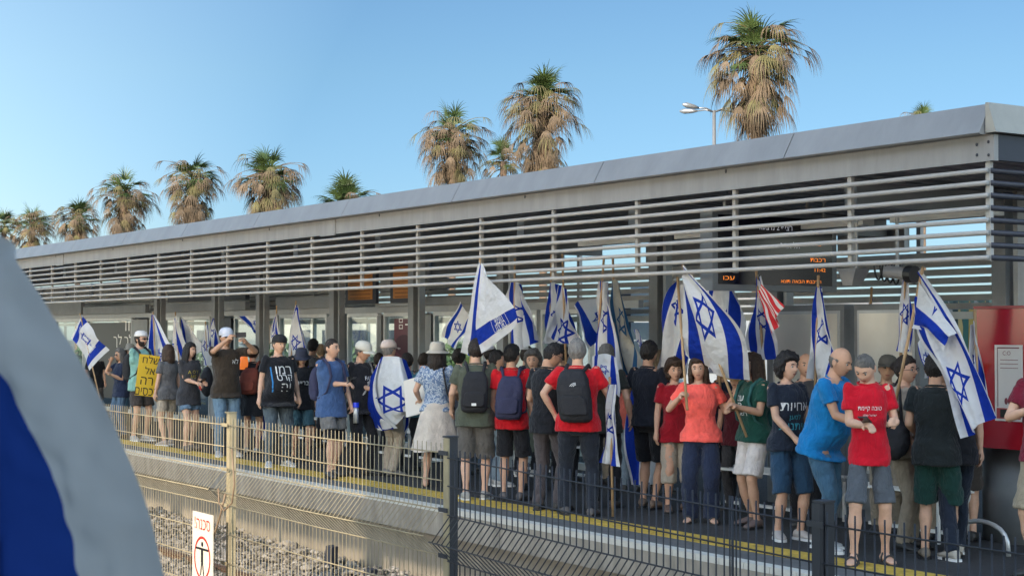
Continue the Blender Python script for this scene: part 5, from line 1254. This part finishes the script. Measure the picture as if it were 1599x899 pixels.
p = person(742, 780, 545, 176, 'man in an olive tee and grey shorts with a black backpack, seen from behind', hair='short', hc='dark', sk=0, top=tee('olive', (.085,.095,.070)), bot=('shorts','taupe',(.125,.115,.105)), bl=.46, shoes=(.35,.33,.30), H=1.76, w=1.1, rh=(-.26,-.18,1.02), lh=(.27,-.16,.98))
backpack(p, M['blackbag'], 'slim black backpack with a small white label on the man in the olive tee', wd=.29, ht=.44, dp=.12, mark=(.0,1.05,'box'))
person(775, 770, 548, 100, 'person in pale jeans and a grey top behind the man in the olive tee', hair='short', hc='black', top=tee('darkgreytee', (.06,.06,.065)), bot=('pants','palejeans',(.20,.26,.31)), shoes=(.5,.5,.5), Y=10.3)
p = person(800, 781, 541, 168, 'person in a red tee with a navy bag on the back and black shorts', hair='short', hc='black', sk=1, hyaw=-25, top=tee('red', RD), bot=('shorts','black2',(.02,.021,.026)), bl=.50, shoes=(.10,.09,.09), w=.96, H=1.70, rh=(-.24,-.02,.82), lh=(.24,-.05,.86))
backpack(p, M['navybag'], 'navy rounded backpack on the red shirted person in black shorts', wd=.30, ht=.48, dp=.16, zc=1.16)
person(832, 772, 548, -10, 'person with curly grey hair in an olive dress, partly hidden behind red and black shirts', fem=True, hair='curly', hc='grey', top=tee('olive', (.085,.095,.070)), bot=('skirt','olive',(.085,.095,.070)), bl=.5, Y=10.4)
p = person(856, 797, 538, 150, 'bespectacled man in a black tee and grey brown trousers looking down to the right', hair='short', hc='black', sk=1, hyaw=-45, hpitch=25, glasses='clear', top=tee('black', BK), bot=('pants','greybrown',(.085,.072,.075)), shoes=(.04,.035,.03), rh=(-.02,-.28,1.15), lh=(.18,-.24,1.1), H=1.74)
p = person(903, 805, 530, 176, 'silver haired man in red with a large black backpack and one hand on his hip', hair='short', hc='silver', sk=0, top=tee('red', RD), bot=('pants','navytrouser',(.020,.024,.034)), shoes=(.09,.08,.08), w=1.16, belly=.02,
           lh=(.235,-.03,1.00), lp=(1,.5,.15), rh=(-.33,-.16,.98), rp=(-.8,.4,-.3), stance=.14, lpn=(-1,0,0), hem=.84, lc=.3)
backpack(p, M['blackbag'], 'large black backpack with a white curved mark on the man in the red shirt', wd=.33, ht=.52, dp=.20, zc=1.20, mark=(-.04,1.30,'arc'))
p = person(943, 790, 538, 172, 'grey haired man in a dark vest right of the large black backpack', hair='short', hc='grey', sk=0, top=tee('darkolive', (.030,.032,.028)), bot=('pants','black',BK), shoes=(.06,.05,.05), rh=(-.28,-.05,.95), lh=(.1,-.28,1.05), Y=9.95)
flag([[(925,556,-.14),(920,600,-.17)],[(945,552,-.2),(940,600,-.22)],[(962,558,-.14),(968,620,-.15)]], p.root.location.y, 'flag scarf over the shoulders of the grey haired man in the dark vest', folds=1, amp=.015, seed=50, nu=16, nv=20, group='flags worn as capes')
person(985, 770, 555, 160, 'person in coral pink partly hidden left of the man in black shorts', fem=True, hair='short', hc='blond', top=tee('coralpale', (.50,.12,.09)), bot=('pants','palejeans',(.20,.26,.31)), Y=11.2)
p = person(1013, 793, 533, 150, 'dark haired man in a black tee and black shorts standing before a long flag cape', hair='short', hc='black', sk=1, top=tee('black3', (.014,.017,.026)), bot=('shorts','black',BK), bl=.50, shoes=(.16,.11,.08), rh=(-.2,-.22,1.05), lh=(.25,-.1,.98), hem=.86)
p = person(1056, 806, 562, 15, 'person in a red tee and beige capri trousers half hidden behind the coral shirt', fem=True, hair='curly', hc='brown', sk=0, top=tee('darkred2', (.30,.010,.02)), bot=('shorts','beige',(.42,.37,.30)), bl=.34, shoes=(.15,.10,.08), rh=(-.26,-.05,.84), Y=10.35)
# coral woman
p = person(1095, 816, 558, -3, 'woman in a bright coral tee and wide navy trousers gripping a flag pole', fem=True, hair='bob', hc='brown', sk=0, top=tee('coral', (.95,.13,.10)), bot=('pants','navy_wide',(.022,.030,.060)), sandal=True, w=1.06, hem=.86,
           rh=(-.21,-.16,1.33), rp=(-.5,-.3,-.9), lh=(.36,-.05,1.36), lp=(.6,.1,-.9), rc=1.1, rpn=(.8,-.6,0), lc=.4, stance=.11, bl=.06)
pink = p
person(1150, 795, 585, -20, 'person in a straw hat and maroon shirt behind the woman in the dark green tee', hat='straw', hatc=(.42,.30,.14), hair='short', hc='dark', top=tee('maroon', (.09,.015,.022)), bot=('pants','darkgrey',(.05,.05,.055)), Y=11.0)
p = person(1178, 822, 552, -52, 'woman with long brown hair in a dark green tee and white shorts, holding a pole', fem=True, hair='long', hc='brown', sk=1, top=tee('darkgreen', (.012,.060,.045)), bot=('shorts','offwhite',(.60,.55,.52)), bl=.52, sandal=False, shoes=(.14,.10,.09), hyaw=-10,
           rh=(.02,-.27,1.20), lh=(.12,-.30,1.22), rc=1.1, lc=1.0, stance=.12, w=1.05, hem=.86)
print_on(p, [heb('עם'), 'FR', 'DEM'], 1.30, .055, WT, x=-.03)
backpack(p, mat('teal_bag_fabric', (.02,.10,.095), .85, var=.2, bump=.4), 'teal and grey backpack on the woman in white shorts', wd=.30, ht=.46, dp=.18)
p = person(1232, 842, 553, 30, 'woman with dark curly hair in a navy tee with teal print and a denim skirt', fem=True, hair='curly', hc='black', sk=0, top=tee('darknavy', (.016,.022,.036)), bot=('shorts','denimskirt',(.025,.062,.115)), bl=.44, shoes=(.42,.38,.35), hyaw=18,
           rh=(-.06,-.20,.98), lh=(.2,-.12,.95), rp=(-.8,.4,-.5), w=1.04, hem=.84)
print_on(p, [heb('אחיות')], 1.26, .075, WT); print_on(p, [None, heb('למען'), heb('איתנות')], 1.24, .062, mat('teal_print', (.04,.30,.38), .8))
person(1256, 812, 552, 10, 'bald person in a dark grey top behind the curly haired woman', hair='bald', hc='grey', top=tee('darkgreytee', (.06,.06,.065)), bot=('pants','black',BK), Y=10.7)
# leaning man in blue
p = person(1284, 858, 556, 62, 'balding man in a bright blue tee and jeans bending towards the boy in red', hair='bald', hc='grey', sk=1, lean=14, hpitch=18, top=tee('brightblue', (.008,.17,.42)), bot=('pants','jeans2',(.055,.125,.20)), shoes=(.50,.50,.50), w=1.12, belly=.07, hem=.80,
           rh=(-.14,-.46,1.08), lh=(.10,-.45,1.12), rp=(-.3,.4,-1), H=1.74, step=.15)
patch_on(p, -.035, .005, 1.385, 1.42, M['black'], 'shirt_badge', back=True)
# boy
p = person(1358, 880, 553, 5, 'boy in a red tee, grey shorts and sandals looking down at a phone', hair='buzz', hc='grey', sk=0, hpitch=36, hyaw=-26, top=tee('red2', (.52,.008,.022)), bot=('shorts','slate',(.085,.095,.11)), bl=.50, sandal=True, w=.82, hem=.80,
           rh=(-.05,-.27,1.14), rp=(-.3,.5,-.9), lh=(.19,-.22,1.17), lp=(.25,.5,-.9), rc=.7, lc=1.15, lpn=(-.8,-.5,0), stance=.13)
boy = p
print_on(p, [heb('טובה קיימת')], 1.265, .042, WT, lw=.8); print_on(p, [heb('ישראל שלנו')], 1.215, .018, WT)
phone(p, (-.06,-.34,1.19), 'pale phone in the hand of the boy in the red tee', (70,0,-20))
person(1384, 815, 556, 5, 'person in a grey flat cap behind the boy in red', hat='flat', hatc=(.10,.095,.085), hair='short', hc='grey', sk=1, top=tee('taupetee', (.10,.09,.085)), bot=('pants','khaki',(.26,.22,.17)), Y=10.9)
p = person(1415, 858, 556, 62, 'bespectacled woman with tied dark hair in beige shirt and trousers carrying a black bag', fem=True, hair='bun', hc='dark', sk=0, glasses='clear', top=tee('beige', (.24,.20,.165)), bot=('pants','beigetrouser',(.27,.225,.17)), shoes=(.03,.03,.03), w=1.08, belly=.03, hyaw=-8,
           rh=(-.22,-.18,1.0), lh=(.2,-.25,1.05), hem=.84)
sbg = empty('shoulder_bag', tuple(p.world((-.30,-.02,1.02))), 'black shoulder bag at the side of the woman in beige', 'bag', None, p.rz); g = MB(); g.ball((0,0,0), (.09,.17,.19), 14, 10); link('bag', vox(g, .012, 1, disp=[(.08,.03)], mats=[M['blackbag']]), sbg)
g = MB(); g.tube([(.0,-.1,.12),(.08,-.04,.36),(.14,.0,.50),(.10,.06,.36),(0,.1,.12)], .012, 6); g.build('strap', M['blackbag'], sbg, smooth=True)
p = person(1464, 872, 574, 170, 'person in a black tee and dark green shorts right of the woman in beige', hair='short', hc='black', sk=1, top=tee('blackgreen', (.014,.018,.019)), bot=('shorts','bottlegreen',(.012,.045,.038)), bl=.47, shoes=(.14,.11,.08), w=1.05, H=1.66, rh=(-.2,-.22,1.1), lh=(.2,-.2,1.05))
p = person(1490, 862, 590, -160, 'person in black clothes stepping off behind the biggest flag at the right', hair='short', hc='dark', sk=0, top=tee('black', BK), bot=('pants','darknavy',(.022,.026,.045)), shoes=(.4,.36,.30), step=.4, Y=10.2, H=1.66)
person(1468, 820, 566, 0, 'person in a cream sun hat holding something yellow behind the black tee', fem=True, hat='bucket', hatc=(.50,.42,.30), hair='bob', hc='brown', top=tee('taupetee', (.10,.09,.085)), bot=('pants','khaki',(.26,.22,.17)), Y=11.0, rh=(-.05,-.2,1.45), rp=(-.7,0,-.7))
hw_ = empty('yellow_horn', tuple(W(1463, 583, 10.7)), 'yellow plastic horn held up in front of the face under the cream sun hat', 'horn'); g = MB(); g.tube([(0,0,-.08),(0,0,0),(0,0,.07),(0,0,.09)], [.02,.03,.07,.075], 12); g.build('trumpet', mat('yellow_plastic', (.65,.42,.03), .4), hw_, smooth=True)
g = MB(); g.tube([(0,0,-.11),(0,0,-.081)], .024, 10); g.build('mouthpiece', M['black'], hw_)
# right edge
p = person(1634, 902, 500, -35, 'person in a maroon tee and beige cargo shorts cut by the right picture edge', hair='short', hc='dark', sk=0, top=tee('maroonred', (.16,.012,.028)), bot=('shorts','cargobeige',(.30,.25,.18)), bl=.50, shoes=(.04,.04,.04), H=1.76, rh=(.02,-.20,1.26), rp=(-1,.1,-.5), hem=.86)
# background heads
bgp = [(150,11.0,550,'dark haired person in black just right of the far left flag','black',BK,0,'short','black'),
 (488,11.2,530,'dark haired person in grey before the glass door left of the blue tee','greyish',(.10,.10,.11),150,'short','black'),
 (502,11.7,538,'blond haired person in khaki before the glass door','taupetee',(.10,.09,.085),200,'short','blond'),
 (590,11.4,552,'dark haired person between the white cap and the flag cape','black',BK,170,'short','dark'),
 (662,11.3,552,'person in dark grey left of the bucket hat woman','darkgreytee',(.06,.06,.065),150,'short','dark'),
 (764,11.2,540,'person in black directly behind the large front flag','black',BK,190,'short','black'),
 (822,11.3,541,'person in dark navy between two drooping flags','navy',NV,160,'short','dark'),
 (880,11.2,540,'person in charcoal behind the grey haired man in red','charcoal',(.045,.045,.050),160,'short','dark'),
 (1030,11.4,548,'person in a pale grey shirt behind the man in black shorts','lightgrey',(.25,.25,.26),150,'short','blond'),
 (1128,11.3,560,'person in dark navy behind the large starred flag','navy',NV,20,'short','dark'),
 (1500,11.0,560,'person in charcoal between the biggest flag and the red board','charcoal',(.045,.045,.050),180,'short','dark'),
 (960,11.6,548,'blond haired person in taupe behind the narrow flags','taupetee',(.10,.09,.085),190,'short','blond'),
]
for (px, Y_, hy_, lab, cn_, cc_, fc, hr, hcl) in bgp:
    rr = random.Random(px)
    b_ = [('pants','black',BK),('pants','jeans',JN),('shorts','brown',(.065,.055,.05)),('pants','khaki',(.26,.22,.17))][rr.randrange(4)]
    person(px, 0, hy_, fc, lab, Y=Y_, hair=hr, hc=hcl, sk=rr.randrange(4), top=tee(cn_, cc_), bot=b_, shoes=(.35,.34,.33) if rr.random() < .5 else (.04,.04,.04), detail=0, rh=(-.2,-.2,1.1) if rr.random() < .6 else (-.25,-.03,.8))
